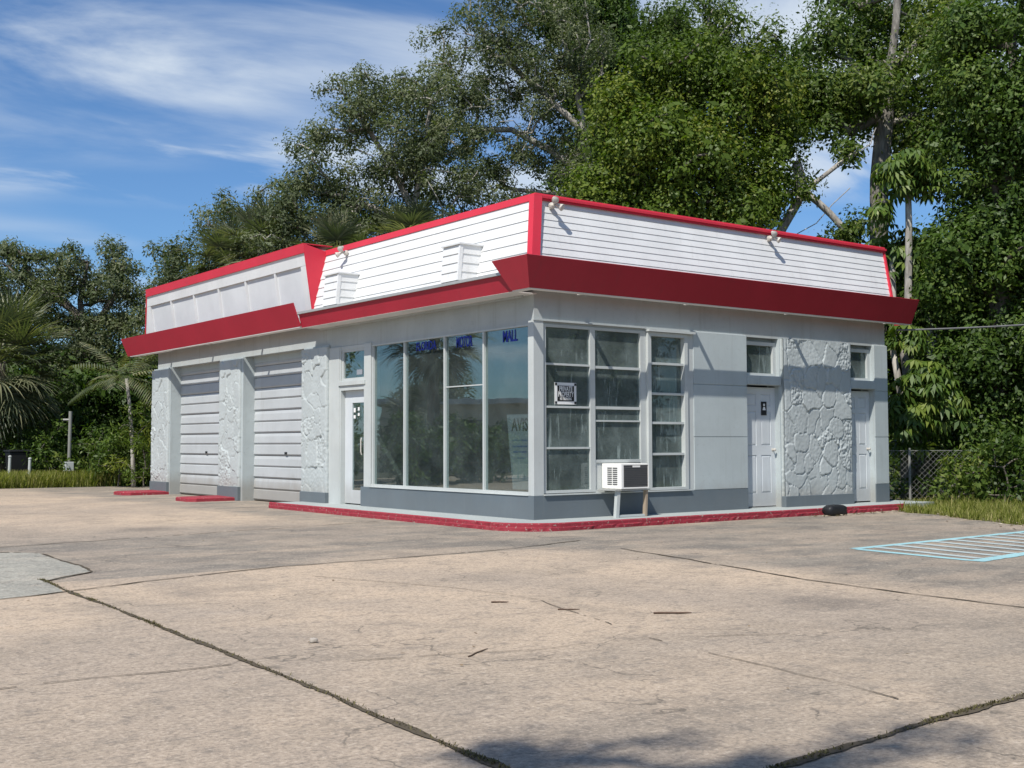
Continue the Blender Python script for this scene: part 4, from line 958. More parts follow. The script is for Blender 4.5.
tree('broadleaf_tree', 'thin mid-green tree with bare twigs poking above the bright green tree',
     [(700, 25, 45, 36), (665, 30, 30, 30), (745, 40, 50, 40), (775, 70, 36, 40), (690, 60, 40, 40), (800, 70, 25, 35), (790, 120, 24, 40), (740, 80, 40, 30)], 33, 720, [[(722, 260), (718, 100), (708, 20), (700, -15)], [(718, 100), (752, 50), (768, 15)], [(718, 100), (680, 40), (668, 8)]], L_MID, BARK_PALE, 141, dens=24, n_each=55, L=0.13, W=0.06, r_base=0.2, rr=(.3, .6), wig=.2)
tree('broadleaf_tree', 'tall tree with thick straight grey trunk and drooping crown right of centre',
     [(832, 120, 40, 45), (860, 60, 50, 40, 2.4), (925, 55, 40, 45), (928, 105, 36, 40), (935, 145, 32, 30), (850, 10, 45, 22, 1.5), (818, 42, 16, 26), (950, 20, 50, 40), (803, 118, 22, 34), (868, 88, 12, 12, -1), (872, 122, 34, 36, 2.6), (900, 20, 40, 26, 2.2)],
     29, 879, [[(878, 255), (880, 180), (886, 110), (893, 50), (898, -10)], [(884, 120), (850, 60), (815, 50)], [(890, 70), (930, 30), (950, 10)], [(886, 110), (850, 130), (830, 120)], [(884, 125), (915, 115)]], L_MID, BARK_GREY, 151, dens=26, n_each=75, L=0.15, W=0.075, r_base=0.24, rr=(.35, .7))
tree('dead_tree', 'bare pale leaning limbs crossing low against the sky gap left of the thick trunk',
     [(795, 185, 22, 14), (770, 205, 14, 14), (850, 150, 12, 8), (835, 235, 25, 18), (862, 225, 18, 22)], 27.6, 768, [[(776, 246), (790, 214), (803, 192), (838, 165), (870, 143), (876, 128)], [(803, 192), (797, 165), (796, 150)], [(797, 165), (803, 190), (830, 214), (852, 236), (868, 256), (880, 272)], [(803, 190), (785, 195), (765, 205)], [(776, 246), (815, 222), (850, 188)]], L_MID, BARK_PALE, 161, dens=14, n_each=30, L=0.12, W=0.06, r_base=0.12, rr=(.25, .45))
tree('fig_tree', 'huge dark green tree filling the right edge from ground to sky',
     [(1000, 50, 55, 60), (1030, 150, 60, 80), (985, 130, 36, 50), (1010, 245, 50, 60), (970, 290, 40, 45), (1020, 350, 50, 70), (965, 375, 36, 50), (1005, 440, 40, 40), (965, 70, 30, 40), (1060, 260, 60, 90), (1050, 420, 50, 60), (955, 260, 30, 30), (990, 195, 32, 40)],
     24.5, 1000, [[(1002, 400), (1000, 300), (1008, 200), (1012, 100), (1012, 20)], [(1000, 300), (965, 280)], [(1005, 240), (985, 140), (970, 70)], [(1000, 330), (1040, 260)], [(1002, 400), (970, 370)]], L_DARK, BARK_DARK, 171, dens=40, n_each=85, L=0.15, W=0.075, r_base=0.3, rr=(.32, .62), cv=0.28)
tree('fig_tree', 'shadowy dark tree standing behind the umbrella tree beside the building',
     [(925, 300, 50, 60), (900, 380, 40, 60), (945, 400, 50, 60), (920, 450, 60, 30), (950, 330, 40, 40), (905, 280, 26, 26), (940, 262, 30, 18)], 29, 930, [[(930, 400), (928, 330), (925, 280)], [(930, 400), (955, 340)], [(930, 420), (900, 370)]], L_DARK, BARK_DARK, 181, dens=36, n_each=80, L=0.17, W=0.09, r_base=0.2, rr=(.35, .7))
tree('oak_tree', 'rounded grey-green tree low behind the left end of the garage parapet',
     [(235, 235, 36, 35), (205, 275, 45, 40), (255, 275, 40, 40), (280, 215, 35, 35), (225, 205, 16, 14), (180, 290, 30, 30), (165, 250, 18, 10), (160, 330, 30, 30)], 38, 235, [[(236, 330), (235, 270), (232, 220)], [(235, 270), (205, 270)], [(235, 270), (265, 240)]], L_OAK, BARK_DARK, 191, dens=34, n_each=62, L=0.16, W=0.07, r_base=0.2, rr=(.35, .7))
LT = 'trees along the left edge of the lot'
tree('oak_tree', 'airy grey-green oak standing over the palm at the far left of the lot',
     [(90, 258, 42, 22), (40, 275, 40, 30), (70, 300, 50, 35), (115, 300, 32, 36), (10, 275, 30, 34), (120, 350, 30, 40), (60, 350, 50, 40), (20, 330, 40, 40), (130, 285, 20, 24), (150, 330, 26, 40)],
     41, 90, [[(88, 400), (86, 340), (80, 300), (88, 262)], [(86, 340), (112, 300), (122, 280)], [(84, 320), (50, 290), (30, 275)]], L_OAK, BARK_DARK, 201, dens=30, n_each=60, L=0.16, W=0.075, r_base=0.28, rr=(.35, .7), group=LT, wig=.15)
tree('broadleaf_tree', 'dark dense tree low behind the undergrowth at the far left',
     [(10, 390, 50, 50), (70, 400, 50, 50), (120, 400, 40, 50), (155, 400, 30, 60), (40, 440, 50, 30), (110, 440, 50, 30), (155, 450, 30, 30)], 41, 60, [[(60, 440), (60, 400)], [(60, 440), (110, 400)], [(60, 430), (10, 390)]], L_DARK, BARK_DARK, 211, dens=34, n_each=70, L=0.2, W=0.1, r_base=0.15, rr=(.4, .8), group=LT)
# trees that stand behind the camera, seen only in the glass
tree('broadleaf_tree', 'dark bushy tree across the lot to the right, mirrored in the small panes', [((0), (0), 1, 1)], 30, 0, [[(0, 300)]], L_MID, BARK_DARK, 1, dens=1) if False else None

def world_tree(name, label, foot, blobs, leafm, bark, seed, dens=20, n_each=60, L=0.22, W=0.11, r_base=0.25, rr=(.5, .9), group=None, trunk_top=None, cat='tree'):
    foot = np.array(foot, float); e = empty(name, tuple(foot), label, cat, group)
    bl = [(foot + np.array(c), r) for c, r in blobs]
    C, Rr = fill(bl, dens, rr[0], rr[1], seed); keep = C[:, 2] > 0.1; C, Rr = C[keep], Rr[keep]
    tt = foot + np.array(trunk_top if trunk_top else (0.1, 0.1, 3.0))
    G = grow([[foot, foot * .5 + tt * .5 + np.array([.05, -.05, 0]), tt]], C, seed + 1, r_base=r_base)
    limb_mesh('trunk', G, bark, e, 0.0, 9, 6)
    v, t = leaves(C, Rr, n_each, L, W, seed + 2); put_leaves('crown', v, t, leafm, e); return e
OPP = 'trees on the far side of the lot'
for i, (x, y, s, lm) in enumerate(((17, -19, 1.0, L_MID), (23, -27, 1.2, L_DARK), (12, -27, 1.0, L_OAK), (30, -22, 1.2, L_MID), (20, -36, 1.3, L_DARK))):
    world_tree('broadleaf_tree', ('mid-green tree at the right of the lot nearest the building', 'dark spreading tree behind the right side of the lot', 'olive tree across the street behind the lot', 'large mid-green tree far right of the lot', 'tall dark tree farthest back across the street')[i],
               (x, y, -0.03), [((0, 0, 5.5 * s), (3.2 * s, 3.2 * s, 2.4 * s)), ((1.5, -1, 4 * s), (2.6, 2.6, 2)), ((-1.6, 1, 3.6 * s), (2.4, 2.4, 1.9)), ((0, .5, 1.6), (2.6, 2.6, 1.5))], lm, BARK_DARK, 300 + 7 * i, group=OPP)
for i, (x, y, s, lm) in enumerate(((16.5, -3.0, 1.2, L_DARK), (19.5, -8.0, 1.3, L_MID), (22.0, 1.0, 1.5, L_DARK))):
    world_tree('broadleaf_tree', ('dark tree on the verge just outside the right edge of the picture', 'mid-green tree farthest along the verge to the right', 'tall dark tree standing off to the right beyond the huge right-hand tree')[i],
               (x, y, -0.03), [((0, 0, 5.5 * s), (2.8 * s, 2.8 * s, 2.2 * s)), ((1.2, -1, 3.6 * s), (2.4, 2.4, 2)), ((0, .5, 1.6), (2.2, 2.2, 1.5))], lm, BARK_DARK, 430 + 7 * i, dens=26, n_each=80, L=.18, group=OPP)
world_tree('oak_tree', 'rounded dark oak top standing behind the beige building across the lot', (-24.5, 40, -0.03), [((0, 0, 3.6), (1.9, 1.9, 1.3)), ((1.2, .5, 3.1), (1.6, 1.6, 1.1))], L_OAK, BARK_DARK, 350, group=OPP)
world_tree('broadleaf_tree', 'dense dark tree off the left edge of the lot, mirrored in the shop glass', (-8.2, 24.6, -0.03), [((0, 0, 4.6), (1.9, 1.7, 2.0)), ((0, 0, 2.2), (1.9, 1.7, 1.7)), ((-.9, 0, 1.0), (1.4, 1.3, .9))], L_DARK, BARK_DARK, 360, group=OPP, dens=34)
for i, (x, y) in enumerate(((-9.3, 15.6), (-11.0, 16.4), (-12.9, 17.2), (-15.0, 18.4), (-7.6, 15.2))):
    world_tree('shrub', ('rounded dark shrub in the hedge beside the leaning palm', 'dark shrub second along the hedge from the palm', 'dark shrub in the middle of the hedge', 'dark shrub at the street end of the hedge', 'dark shrub nearest the building in the hedge')[i], (x, y, -0.03), [((0, 0, .9), (1.2, 1.2, .9)), ((.4, .3, 1.4), (.7, .7, .6))], L_DARK, BARK_DARK, 370 + 5 * i, dens=30, L=.16, W=.08, r_base=.05, rr=(.25, .45), group='hedge across the lot', trunk_top=(0, 0, .8), cat='shrub')
# tree whose crown shades the concrete at the bottom of the picture
world_tree('oak_tree', 'tall oak beside the camera shading the concrete at the bottom of the picture', (-17.0, -15.5, -0.03), [((1.63, 1.93, 11.0), (0.34, 0.2, 0.25)), ((2.08, 1.73, 11.1), (.36, .2, .25)), ((2.43, 1.28, 11.0), (.3, .16, .2)), ((2.88, 1.03, 11.2), (.3, .14, .2)), ((-.6, -.5, 11.5), (1.3, 1.1, 1.0)), ((.9, .5, 11.6), (.5, .4, .4))], L_OAK, BARK_DARK, 390, dens=42, n_each=38, L=.13, W=.065, r_base=.14, rr=(.16, .34), trunk_top=(.2, 0, 8.5), group=OPP)

# palms
def fan_frond(base, dirv, L_pet, R_fan, seed, droop=0.5, n=34):
    r = np.random.default_rng(seed); d = np.array(dirv, float); d /= np.linalg.norm(d)
    side = np.cross(d, [0, 0, 1.0]); side /= np.linalg.norm(side) + 1e-9; upv = np.cross(side, d)
    tip = base + d * L_pet + np.array([0, 0, -0.10 * L_pet]); V = []; Fq = []; T = []
    def strip_(pts, ws, wd):
        o = len(V)
        for p_, w_, s_ in zip(pts, ws, wd): V.append(p_ + s_ * w_); V.append(p_ - s_ * w_)
        for i in range(len(pts) - 1): Fq.append((o + 2 * i, o + 2 * i + 1, o + 2 * i + 3, o + 2 * i + 2))
    strip_([base, base + d * L_pet * .5, tip], [.02, .018, .015], [side] * 3); T += [0.75] * 2
    tb = r.normal(0.45, 0.2)
    for a in np.linspace(-2.0, 2.0, n):
        dd = d * math.cos(a) + side * math.sin(a); dd = dd + upv * (0.35 * abs(math.sin(a)) + r.normal(0, .05)); dd /= np.linalg.norm(dd)
        L = R_fan * (0.72 + 0.28 * math.cos(a * .6)) * r.uniform(.88, 1.06); sd = np.cross(dd, upv + r.normal(0, .1, 3)); sd /= np.linalg.norm(sd) + 1e-9
        pts = [tip]; p_ = tip.copy(); v_ = dd.copy()
        for q in range(4):
            v_ = v_ + np.array([0, 0, -1.0]) * droop * (0.08 + 0.14 * q) ; v_ /= np.linalg.norm(v_); p_ = p_ + v_ * L / 4; pts.append(p_.copy())
        strip_(pts, [.008, .026, .022, .013, .002], [sd] * 5); T += [float(np.clip(tb + r.normal(0, .16), 0, 1))] * 4
    return V, Fq, T
def fan_palm(foot, height, label, seed, n=30, L_pet=0.9, R_fan=0.95, lean=(0, 0), group=None, tr=0.17):
    foot = np.array(foot, float); e = empty('palm_tree', tuple(foot), label, 'palm', group); r = np.random.default_rng(seed)
    top = foot + np.array([lean[0], lean[1], height]); pts = [foot + (top - foot) * t + np.array([0.05 * math.sin(3 * t), 0, 0]) for t in np.linspace(0, 1, 12)]
    obj('trunk', MB().tube(pts, [tr * (1.25 - .3 * t + 0.06 * ((k % 2) - .5)) for k, t in enumerate(np.linspace(0, 1, 12))], 12), BARK_PALM, e, smooth=True)
    V, Fq, T = [], [], []
    for k in range(n):
        az = k * 2.399963 + r.normal(0, .15); el = R(78) - (k / (n - 1)) ** 0.85 * R(135) + r.normal(0, .08)
        d = (math.cos(az) * math.cos(el), math.sin(az) * math.cos(el), math.sin(el))
        v, f, t = fan_frond(top + np.array([0, 0, .1 - .3 * k / n]), d, L_pet * r.uniform(.8, 1.15), R_fan * r.uniform(.85, 1.1), seed * 100 + k, droop=0.35 + 0.35 * k / n)
        o = len(V); V += v; Fq += [tuple(i + o for i in q) for q in f]; T += t
    npmesh('crown', np.array(V), np.array(Fq), L_PALM, e, tint=T); return e
fan_palm(gpt(-2, 36.0), 3.75, 'big fan palm with drooping blue-green fronds at the left edge of the lot', 7, n=74, L_pet=1.35, R_fan=1.45, group=LT)
BP = 'cabbage palms behind the roof'
for i, (px, py, dep, sc_) in enumerate(((262, 250, 33, 1.0), (338, 262, 31, .9), (412, 245, 31, .9), (375, 250, 34, 1.0), (228, 265, 36, 1.0))):
    q = at(px, py, dep); f = gpt(px, dep)
    fan_palm(f, q[2] + 0.1, ('fan palm head above the garage parapet beside open sky', 'fan palm whose pale fronds hang just behind the red parapet return', 'fan palm rising behind the white siding under the leaning oak', 'dark fan palm between the two palms behind the parapet', 'farthest left fan palm peeking over the garage parapet')[i], 20 + i, n=30, L_pet=.8 * sc_, R_fan=.95 * sc_, group=BP)
# palm mirrored in the shop glass
fan_palm((-9.4, 17.2, -0.03), 4.6, 'short fan palm off to the left, mirrored in the shop window', 41, n=40, L_pet=1.0, R_fan=1.1, group=OPP)
fan_palm((-10.0, 19.0, -0.03), 1.7, 'low young fan palm in front of the hedge across the lot', 43, n=26, L_pet=.9, R_fan=1.0, group=OPP, tr=.12)

def feather_palm(foot, height, label, seed, n=11, L=1.7, lean=(0, 0), group=None):
    foot = np.array(foot, float); e = empty('palm_tree', tuple(foot), label, 'palm', group); r = np.random.default_rng(seed); top = foot + np.array([lean[0], lean[1], height])
    obj('trunk', MB().tube([foot + (top - foot) * t + np.array([.08 * math.sin(2.5 * t), 0, 0]) for t in np.linspace(0, 1, 9)], [.07 - .025 * t for t in np.linspace(0, 1, 9)], 8), BARK_PALE, e, smooth=True)
    V, Fq, T = [], [], []
    for k in range(n):
        az = k * 2.4; el = R(70) - (k / n) * R(75); d = np.array([math.cos(az) * math.cos(el), math.sin(az) * math.cos(el), math.sin(el)]); p_ = top.copy(); v_ = d.copy(); tb = r.normal(.6, .15)
        for s in range(22):
            v_ = v_ + np.array([0, 0, -0.055]); v_ /= np.linalg.norm(v_); q = p_ + v_ * L / 22; sd = np.cross(v_, [0, 0, 1.0]); sd /= np.linalg.norm(sd) + 1e-9
            if s > 2:
                ll = 0.5 * math.sin(math.pi * (s + 2) / 26)
                for sg in (-1, 1):
                    t_ = p_ + sd * sg * ll + np.array([0, 0, -ll * .45]) + v_ * ll * .5; m_ = (p_ + t_) / 2 + np.array([0, 0, .03]); o = len(V); V += [p_, m_ + v_ * .02, t_, m_ - v_ * .02]; Fq.append((o, o + 1, o + 2, o + 3)); T.append(float(np.clip(tb + r.normal(0, .15), 0, 1)))
            p_ = q
    npmesh('crown', np.array(V), np.array(Fq), L_PALM, e, tint=T); return e
feather_palm(gpt(134, 33), 3.05, 'slim palm with thin pale leaning trunk beside the garage corner', 51, lean=(-0.25, 0.1), group=LT)

# umbrella tree: thin stems and palmate leaves
def umbrella_tree(label, heads, stems, dep, foot_px, seed):
    f = gpt(foot_px, dep); e = empty('umbrella_tree', tuple(f), label, 'tree', 'trees behind the service station'); r = np.random.default_rng(seed)
    stm = MB()
    for st_ in stems:
        pts = [at(q[0], q[1], dep + (q[2] if len(q) > 2 else 0)) for q in st_]; pts = [np.array([pts[0][0], pts[0][1], -0.03])] + pts
        stm.tube(pts, list(np.linspace(.11, .06, len(pts))), 8)
    obj('trunk', stm, BARK_PALE, e, smooth=True)
    Vq, T = [], []
    for (px, py, rx, ry, cnt, *dd) in heads:
        D = dep + (dd[0] if dd else 0); s = D / F_PX; c = at(px, py, D)
        for k in range(cnt):
            d = unit(r.normal(0, 1, 3)); p_ = c + d * np.array([rx * s, rx * s, ry * s * 1.15]) * r.uniform(.35, 1)
            ax = unit(d * .5 + np.array([0, 0, .8]) + r.normal(0, .25, 3)); u = unit(np.cross(ax, r.normal(0, 1, 3))); w = np.cross(ax, u); m_ = r.integers(8, 12); tb = r.normal(.5, .22); Ls = r.uniform(.17, .27)
            for q in range(m_):
                a = 2 * math.pi * q / m_; dv = unit(u * math.cos(a) + w * math.sin(a) - ax * .35 + np.array([0, 0, -.3])); sv = unit(np.cross(dv, ax))
                b0 = p_ + dv * .05; mid_ = p_ + dv * (.05 + Ls * .6) + ax * .03; wd = Ls * .17
                Vq.append([b0, mid_ + sv * wd, p_ + dv * (.05 + Ls) - np.array([0, 0, .05]), mid_ - sv * wd]); T.append(float(np.clip(tb + r.normal(0, .1), 0, 1)))
    Vq = np.array(Vq); npmesh('crown', Vq.reshape(-1, 3), np.arange(len(Vq) * 4).reshape(-1, 4), L_UMB, e, tint=T)
umbrella_tree('umbrella tree with palmate glossy leaves and slim stems at the right end of the building',
              [(905, 172, 32, 24, 95), (930, 178, 20, 18, 40), (890, 250, 22, 30, 50, .5), (915, 262, 28, 36, 80, .5), (908, 335, 20, 14, 30, -.5), (925, 385, 34, 26, 95, -1), (908, 420, 28, 28, 80, -1.2), (945, 400, 24, 28, 60, -1), (902, 300, 24, 28, 60, 1), (935, 305, 26, 36, 80, 1), (880, 210, 12, 12, 20), (950, 350, 22, 26, 50, .5)],
              [[(910, 440), (908, 320), (909, 230), (908, 185)], [(915, 445, .3), (905, 360, .2), (893, 300, .2), (892, 250, .3)], [(905, 450, -.3), (902, 400, -.3), (893, 350, -.3)], [(925, 450, -.4), (930, 350), (932, 290, .6)], [(920, 440), (940, 330, .6), (938, 280, 1)]], 25.0, 912, 61)

# undergrowth at both edges
def shrub(label, px, dep, w_, h_, leafm, seed, L=.13, W=.06, dens=34, group='undergrowth'):
    f = gpt(px, dep); return world_tree('shrub', label, f, [((0, 0, h_ * .45), (w_, w_ * .8, h_ * .5)), ((.3 * w_, -.1, h_ * .7), (w_ * .6, w_ * .5, h_ * .35))], leafm, BARK_DARK, seed, dens=dens, n_each=55, L=L, W=W, r_base=.02, rr=(.2, .42), group=group, trunk_top=(0, 0, h_ * .5), cat='shrub')
UL = 'undergrowth along the left edge of the lot'
shrub('dark low bush left of the short pipe pole', 45, 35.5, 1.0, 1.9, L_DARK, 401, group=UL)
shrub('thin pale bush just right of the pipe pole', 88, 34.8, 1.0, 1.8, L_MID, 403, group=UL)
shrub('feathery yellow-green bush at the garage corner', 143, 33, 1.0, 2.4, L_BRIGHT, 405, L=.16, W=.035, group=UL)
shrub('lower green bush below the slim palm', 118, 33.5, .9, 1.5, L_MID, 407, group=UL)
shrub('dark bush behind the bin at the left edge', 5, 36, 1.2, 2.3, L_DARK, 409, group=UL)
UR = 'undergrowth along the right edge of the lot'
shrub('vine-covered bush smothering the wire fence', 955, 22.7, .75, 1.0, L_MID, 411, L=.1, W=.055, group=UR)
shrub('glossy bush at the right edge above the grass', 1003, 22.4, .8, 1.5, L_DARK, 413, L=.12, W=.06, group=UR)
shrub('low leafy bush right of the wire fence', 975, 23.4, .8, 1.2, L_MID, 415, L=.1, W=.05, group=UR)
shrub('leafy bush growing through the middle of the wire fence', 925, 24.2, .6, 1.25, L_MID, 421, L=.1, W=.05, group=UR)
shrub('dense green bush rising behind the right half of the wire fence', 985, 25.0, 1.2, 2.6, L_DARK, 423, L=.12, W=.06, group=UR)
shrub('tall dark bush behind the fence right of the building', 905, 26.5, .9, 1.7, L_DARK, 417, group=UR)
shrub('bushy dark shrub outside the right edge of the picture', 1045, 23.2, 1.0, 2.0, L_DARK, 419, group=UR)

# chain-link fence
FA, FB = np.array([9.15, 1.15, 0.0]), np.array([12.8, -2.0, 0.0])
fe = empty('wire_fence', tuple(FA), 'sagging galvanised chain-link fence beside the building, half lost in bushes', 'fence')
fd = FB - FA; FL = np.linalg.norm(fd); fu = fd / FL; FH = 1.0
ws = MB(); sp_ = 0.11; nn = int((FL + FH) / sp_)
segP, segQ = [], []
for k in range(-int(FH / sp_), int(FL / sp_)):
    for sgn in (1, -1):
        a = k * sp_ if sgn == 1 else k * sp_ + FH; b = a + FH * sgn
        t0_, t1_ = 0.0, 1.0
        lo, hi = sorted((a, b))
        if hi < 0 or lo > FL: continue
        def cl_(x): return min(max(x, 0), FL)
        ta = (cl_(a) - a) / (b - a); tb = (cl_(b) - a) / (b - a)
        segP.append(FA + fu * cl_(a) + np.array([0, 0, .03 + FH * ta])); segQ.append(FA + fu * cl_(b) + np.array([0, 0, .03 + FH * tb]))
V, Fq = seg_tubes(np.array(segP), np.array(segQ), np.full(len(segP), .0024), np.full(len(segP), .0024), 4)
npmesh('mesh', V, Fq, GALVF, fe)
obj('top_wire', MB().tube([FA + np.array([0, 0, FH + .03]), FB + np.array([0, 0, FH + .03])], .005, 6), GALVF, fe)
for t in (0.18, .62, .98):
    q = FA + fd * t; obj('post', MB().tube([q + np.array([0, 0, -.03]), q + np.array([0, 0, FH + .08])], .025, 8), GALVF, fe)
# service cable from the eave
tag(obj('service_cable', MB().tube([np.array([8.5, -0.1, 3.28]) + (np.array([16.5, -6.5, 4.35]) - np.array([8.5, -0.1, 3.28])) * t - np.array([0, 0, 0.9 * t * (1 - t)]) for t in np.linspace(0, 1, 24)], 0.018, 6), WIRE, None, (8.5, -0.1, 3.28)), 'grey overhead cable running from the right end of the eave into the trees', 'cable')

# oddments in the left undergrowth
bn = empty('bin', tuple(gpt(19, 34.8)), 'dark wheeled bin half hidden in shade between two white stakes', 'bin')
c = gpt(19, 34.8)
bm_ = MB().sweep([c + np.array(q) for q in ((-.24, -.24, .05), (.24, -.24, .05), (.24, .24, .05), (-.24, .24, .05))], [c + np.array(q) for q in ((-.32, -.32, 1.0), (.32, -.32, 1.0), (.32, .32, 1.0), (-.32, .32, 1.0))])
obj('tub', bm_, BLACK, bn, bevel=.03); obj('lid', MB().box(c[0] - .35, c[0] + .35, c[1] - .35, c[1] + .35, c[2] + 1.0, c[2] + 1.07), BLACK, bn, bevel=.02)
for s in (-1, 1): obj('wheel', MB().lathe((c[0] + s * .27, c[1] + .22, c[2] + .12), (s, 0, 0), [(.11, -.03), (.12, 0), (.11, .03)], 14), BLACK, bn)
SG = 'white stakes beside the bin'
for px, dep, hgt, lab in ((9.5, 34.2, .86, 'short white stake to the left of the dark bin'), (29.5, 34.2, .80, 'short white stake to the right of the dark bin')):
    q = gpt(px, dep); m_ = MB().tube([q, q + np.array([.02, 0, hgt])], [.045, .04], 10); m_.lathe(q + np.array([.02, 0, hgt]), (0, 0, 1), [(.05, 0), (.05, .03), (.02, .05)], 10)
    tag(obj('stake', m_, TRIM, None, tuple(q)), lab, 'stake', SG)
q = gpt(69, 35.0); pp = empty('pipe_pole', tuple(q), 'slim grey pole with a short side arm in the left undergrowth', 'pole')
obj('shaft', MB().tube([q, q + np.array([.02, 0, 1.4]), q + np.array([.03, 0, 2.2])], .05, 10), GALVF, pp)
obj('side_arm', MB().tube([q + np.array([.02, 0, 1.95]), q + np.array([-.14, .12, 1.95])], .035, 8), GALVF, pp)
q = gpt(69, 34.3); m_ = MB().box(q[0] - .12, q[0] + .12, q[1] - .1, q[1] + .1, q[2] + .45, q[2] + .72); m_.tube([q, q + np.array([0, 0, .45])], .03, 8)
tag(obj('meter_box', m_, TRIM, None, tuple(q), bevel=.015), 'small white box on a stub at the foot of the grey pole', 'box')

# beige building across the lot (seen in the glass)
be = empty('shop_building', (-23, 29.5, -0.03), 'low beige flat-roofed building across the lot, mirrored in the shop window', 'building')
def rotbox(mb, c, ang, x0, x1, y0, y1, z0, z1):
    k = len(mb.v); mb.box(x0, x1, y0, y1, z0, z1); ca, sa = math.cos(ang), math.sin(ang)
    for i in range(k, len(mb.v)):
        x, y, z = mb.v[i]; mb.v[i] = (c[0] + x * ca - y * sa, c[1] + x * sa + y * ca, z)
m_ = MB(); rotbox(m_, (-23, 29.5), .6, -7, 7, -3, 3, -0.03, 2.9); obj('wall', m_, BEIGE, be)
m_ = MB(); rotbox(m_, (-23, 29.5), .6, -7.3, 7.3, -3.3, 3.3, 2.9, 3.12); obj('roof', m_, WHITE, be)
m_ = MB()
for k in (-4, -1, 2.5): rotbox(m_, (-23, 29.5), .6, k, k + 1.4, -3.02, -2.99, 1.0, 2.2)
obj('window', m_, BLACK, be)

# ------------------------------------------------------------------ grass, weeds and leaf litter
def blades(P, hgt, wd, seed, mat, name, lean=.5):
    r = np.random.default_rng(seed); n = len(P); a = r.uniform(0, 2 * math.pi, n); d = np.stack([np.cos(a), np.sin(a), np.zeros(n)], 1); s = np.stack([-np.sin(a), np.cos(a), np.zeros(n)], 1)
    h = hgt * r.uniform(.4, 1.25, n); l = lean * r.uniform(.1, 1.2, n); w_ = wd * r.uniform(.7, 1.3, n)
    v = np.empty((n, 6, 3)); mid_ = P + d * (h * l * .38)[:, None] + np.array([0, 0, 1]) * (h * .6)[:, None]; tip = P + d * (h * l)[:, None] + np.array([0, 0, 1]) * h[:, None]
    sw = s * w_[:, None] / 2; v[:, 0] = P - sw; v[:, 1] = P + sw; v[:, 2] = mid_ + sw * .8; v[:, 3] = mid_ - sw * .8; v[:, 4] = tip + sw * .15; v[:, 5] = tip - sw * .15
    b_ = (np.arange(n) * 6)[:, None]; Fb = np.concatenate([b_ + np.array([0, 1, 2, 3]), b_ + np.array([3, 2, 4, 5])], 1).reshape(-1, 4)
    t = np.clip(r.normal(.5, .25, n), 0, 1)
    o = npmesh(name, v.reshape(-1, 3), Fb, mat, tint=np.repeat(t, 2)); tag(o, kind='stuff'); return o
def scatter_poly(poly, n, seed):
    r = np.random.default_rng(seed); P = np.array(poly); lo, hi = P.min(0), P.max(0); out = []
    while len(out) < n:
        q = r.uniform(lo, hi, (n, 2)); ins = np.zeros(n, bool); j = len(P) - 1
        for i in range(len(P)):
            c_ = ((P[i, 1] > q[:, 1]) != (P[j, 1] > q[:, 1])) & (q[:, 0] < (P[j, 0] - P[i, 0]) * (q[:, 1] - P[i, 1]) / (P[j, 1] - P[i, 1] + 1e-12) + P[i, 0]); ins ^= c_; j = i
        out += q[ins].tolist()
    return np.array(out[:n])
rp = [p_ for p_ in edge_r if p_[1] > -12]
poly_r = rp + [(9.0, 0.4), (11.5, 0.6), (16, -4), (15, -12), (4.7, -12)]
VP_ = rp + [(8.6, 0.4), (11.0, 0.4), (12.5, -2.5), (11, -10), (4.7, -10)]
q = scatter_poly(VP_, 60000, 1); nz = np.sin(q[:, 0] * 3.1 + 1) * np.sin(q[:, 1] * 2.3) + 0.6 * np.sin(q[:, 0] * 7 + q[:, 1] * 5) + rng.normal(0, .4, len(q)); q1 = q[nz > -.5]; q2 = q[nz > .95]
o = blades(np.c_[q1, np.full(len(q1), -.03)], .14, .011, 2, L_GRASS, 'grass', 1.0); tag(o, 'yellow-green grass on the verge right of the building', 'grass')
o = blades(np.c_[q2, np.full(len(q2), -.03)], .23, .012, 12, L_GRASS, 'tall_grass', .75); tag(o, 'taller straggly tufts in the grass right of the building', 'grass')
poly_l = [(8.5, 19.4), (-30, 24.4), (-30, 30), (8.5, 24)]
q = scatter_poly([(4.5, 19.95), (-8, 21.6), (-8, 24), (4.5, 22.5)], 30000, 4)
o = blades(np.c_[q, np.full(len(q), -.03)], .42, .022, 5, L_GRASS, 'grass', .8); tag(o, 'strip of rough grass along the far left edge of the lot', 'grass')
q = scatter_poly([(6.5, 20.2), (2.5, 20.0), (0.0, 20.6), (2.0, 24), (6.5, 23)], 5000, 14)
o = blades(np.c_[q, np.full(len(q), -.03)], .8, .03, 15, L_MID, 'tall_weeds', .6); tag(o, 'taller weeds growing beside the garage corner', 'weeds')
# weeds in the joint
pts = []
for Pc, n_, z in ((CR_MAIN, 6000, .004), (CR_R, 3000, .004)):
    k = rng.integers(0, len(Pc), n_); keep = np.clip(np.convolve(rng.normal(0, 1, len(Pc) + 14), np.ones(15) / 4.5, 'valid')[:len(Pc)], 0, 1); pts.append(np.c_[Pc[k] + rng.normal(0, .013, (n_, 2)), np.full(n_, z)][rng.uniform(0, 1, n_) < keep[k] + .18])
o = blades(np.concatenate(pts), .011, .006, 6, L_WEED, 'joint_weeds', 1.6); tag(o, 'small weeds growing in the pavement joints', 'weeds')
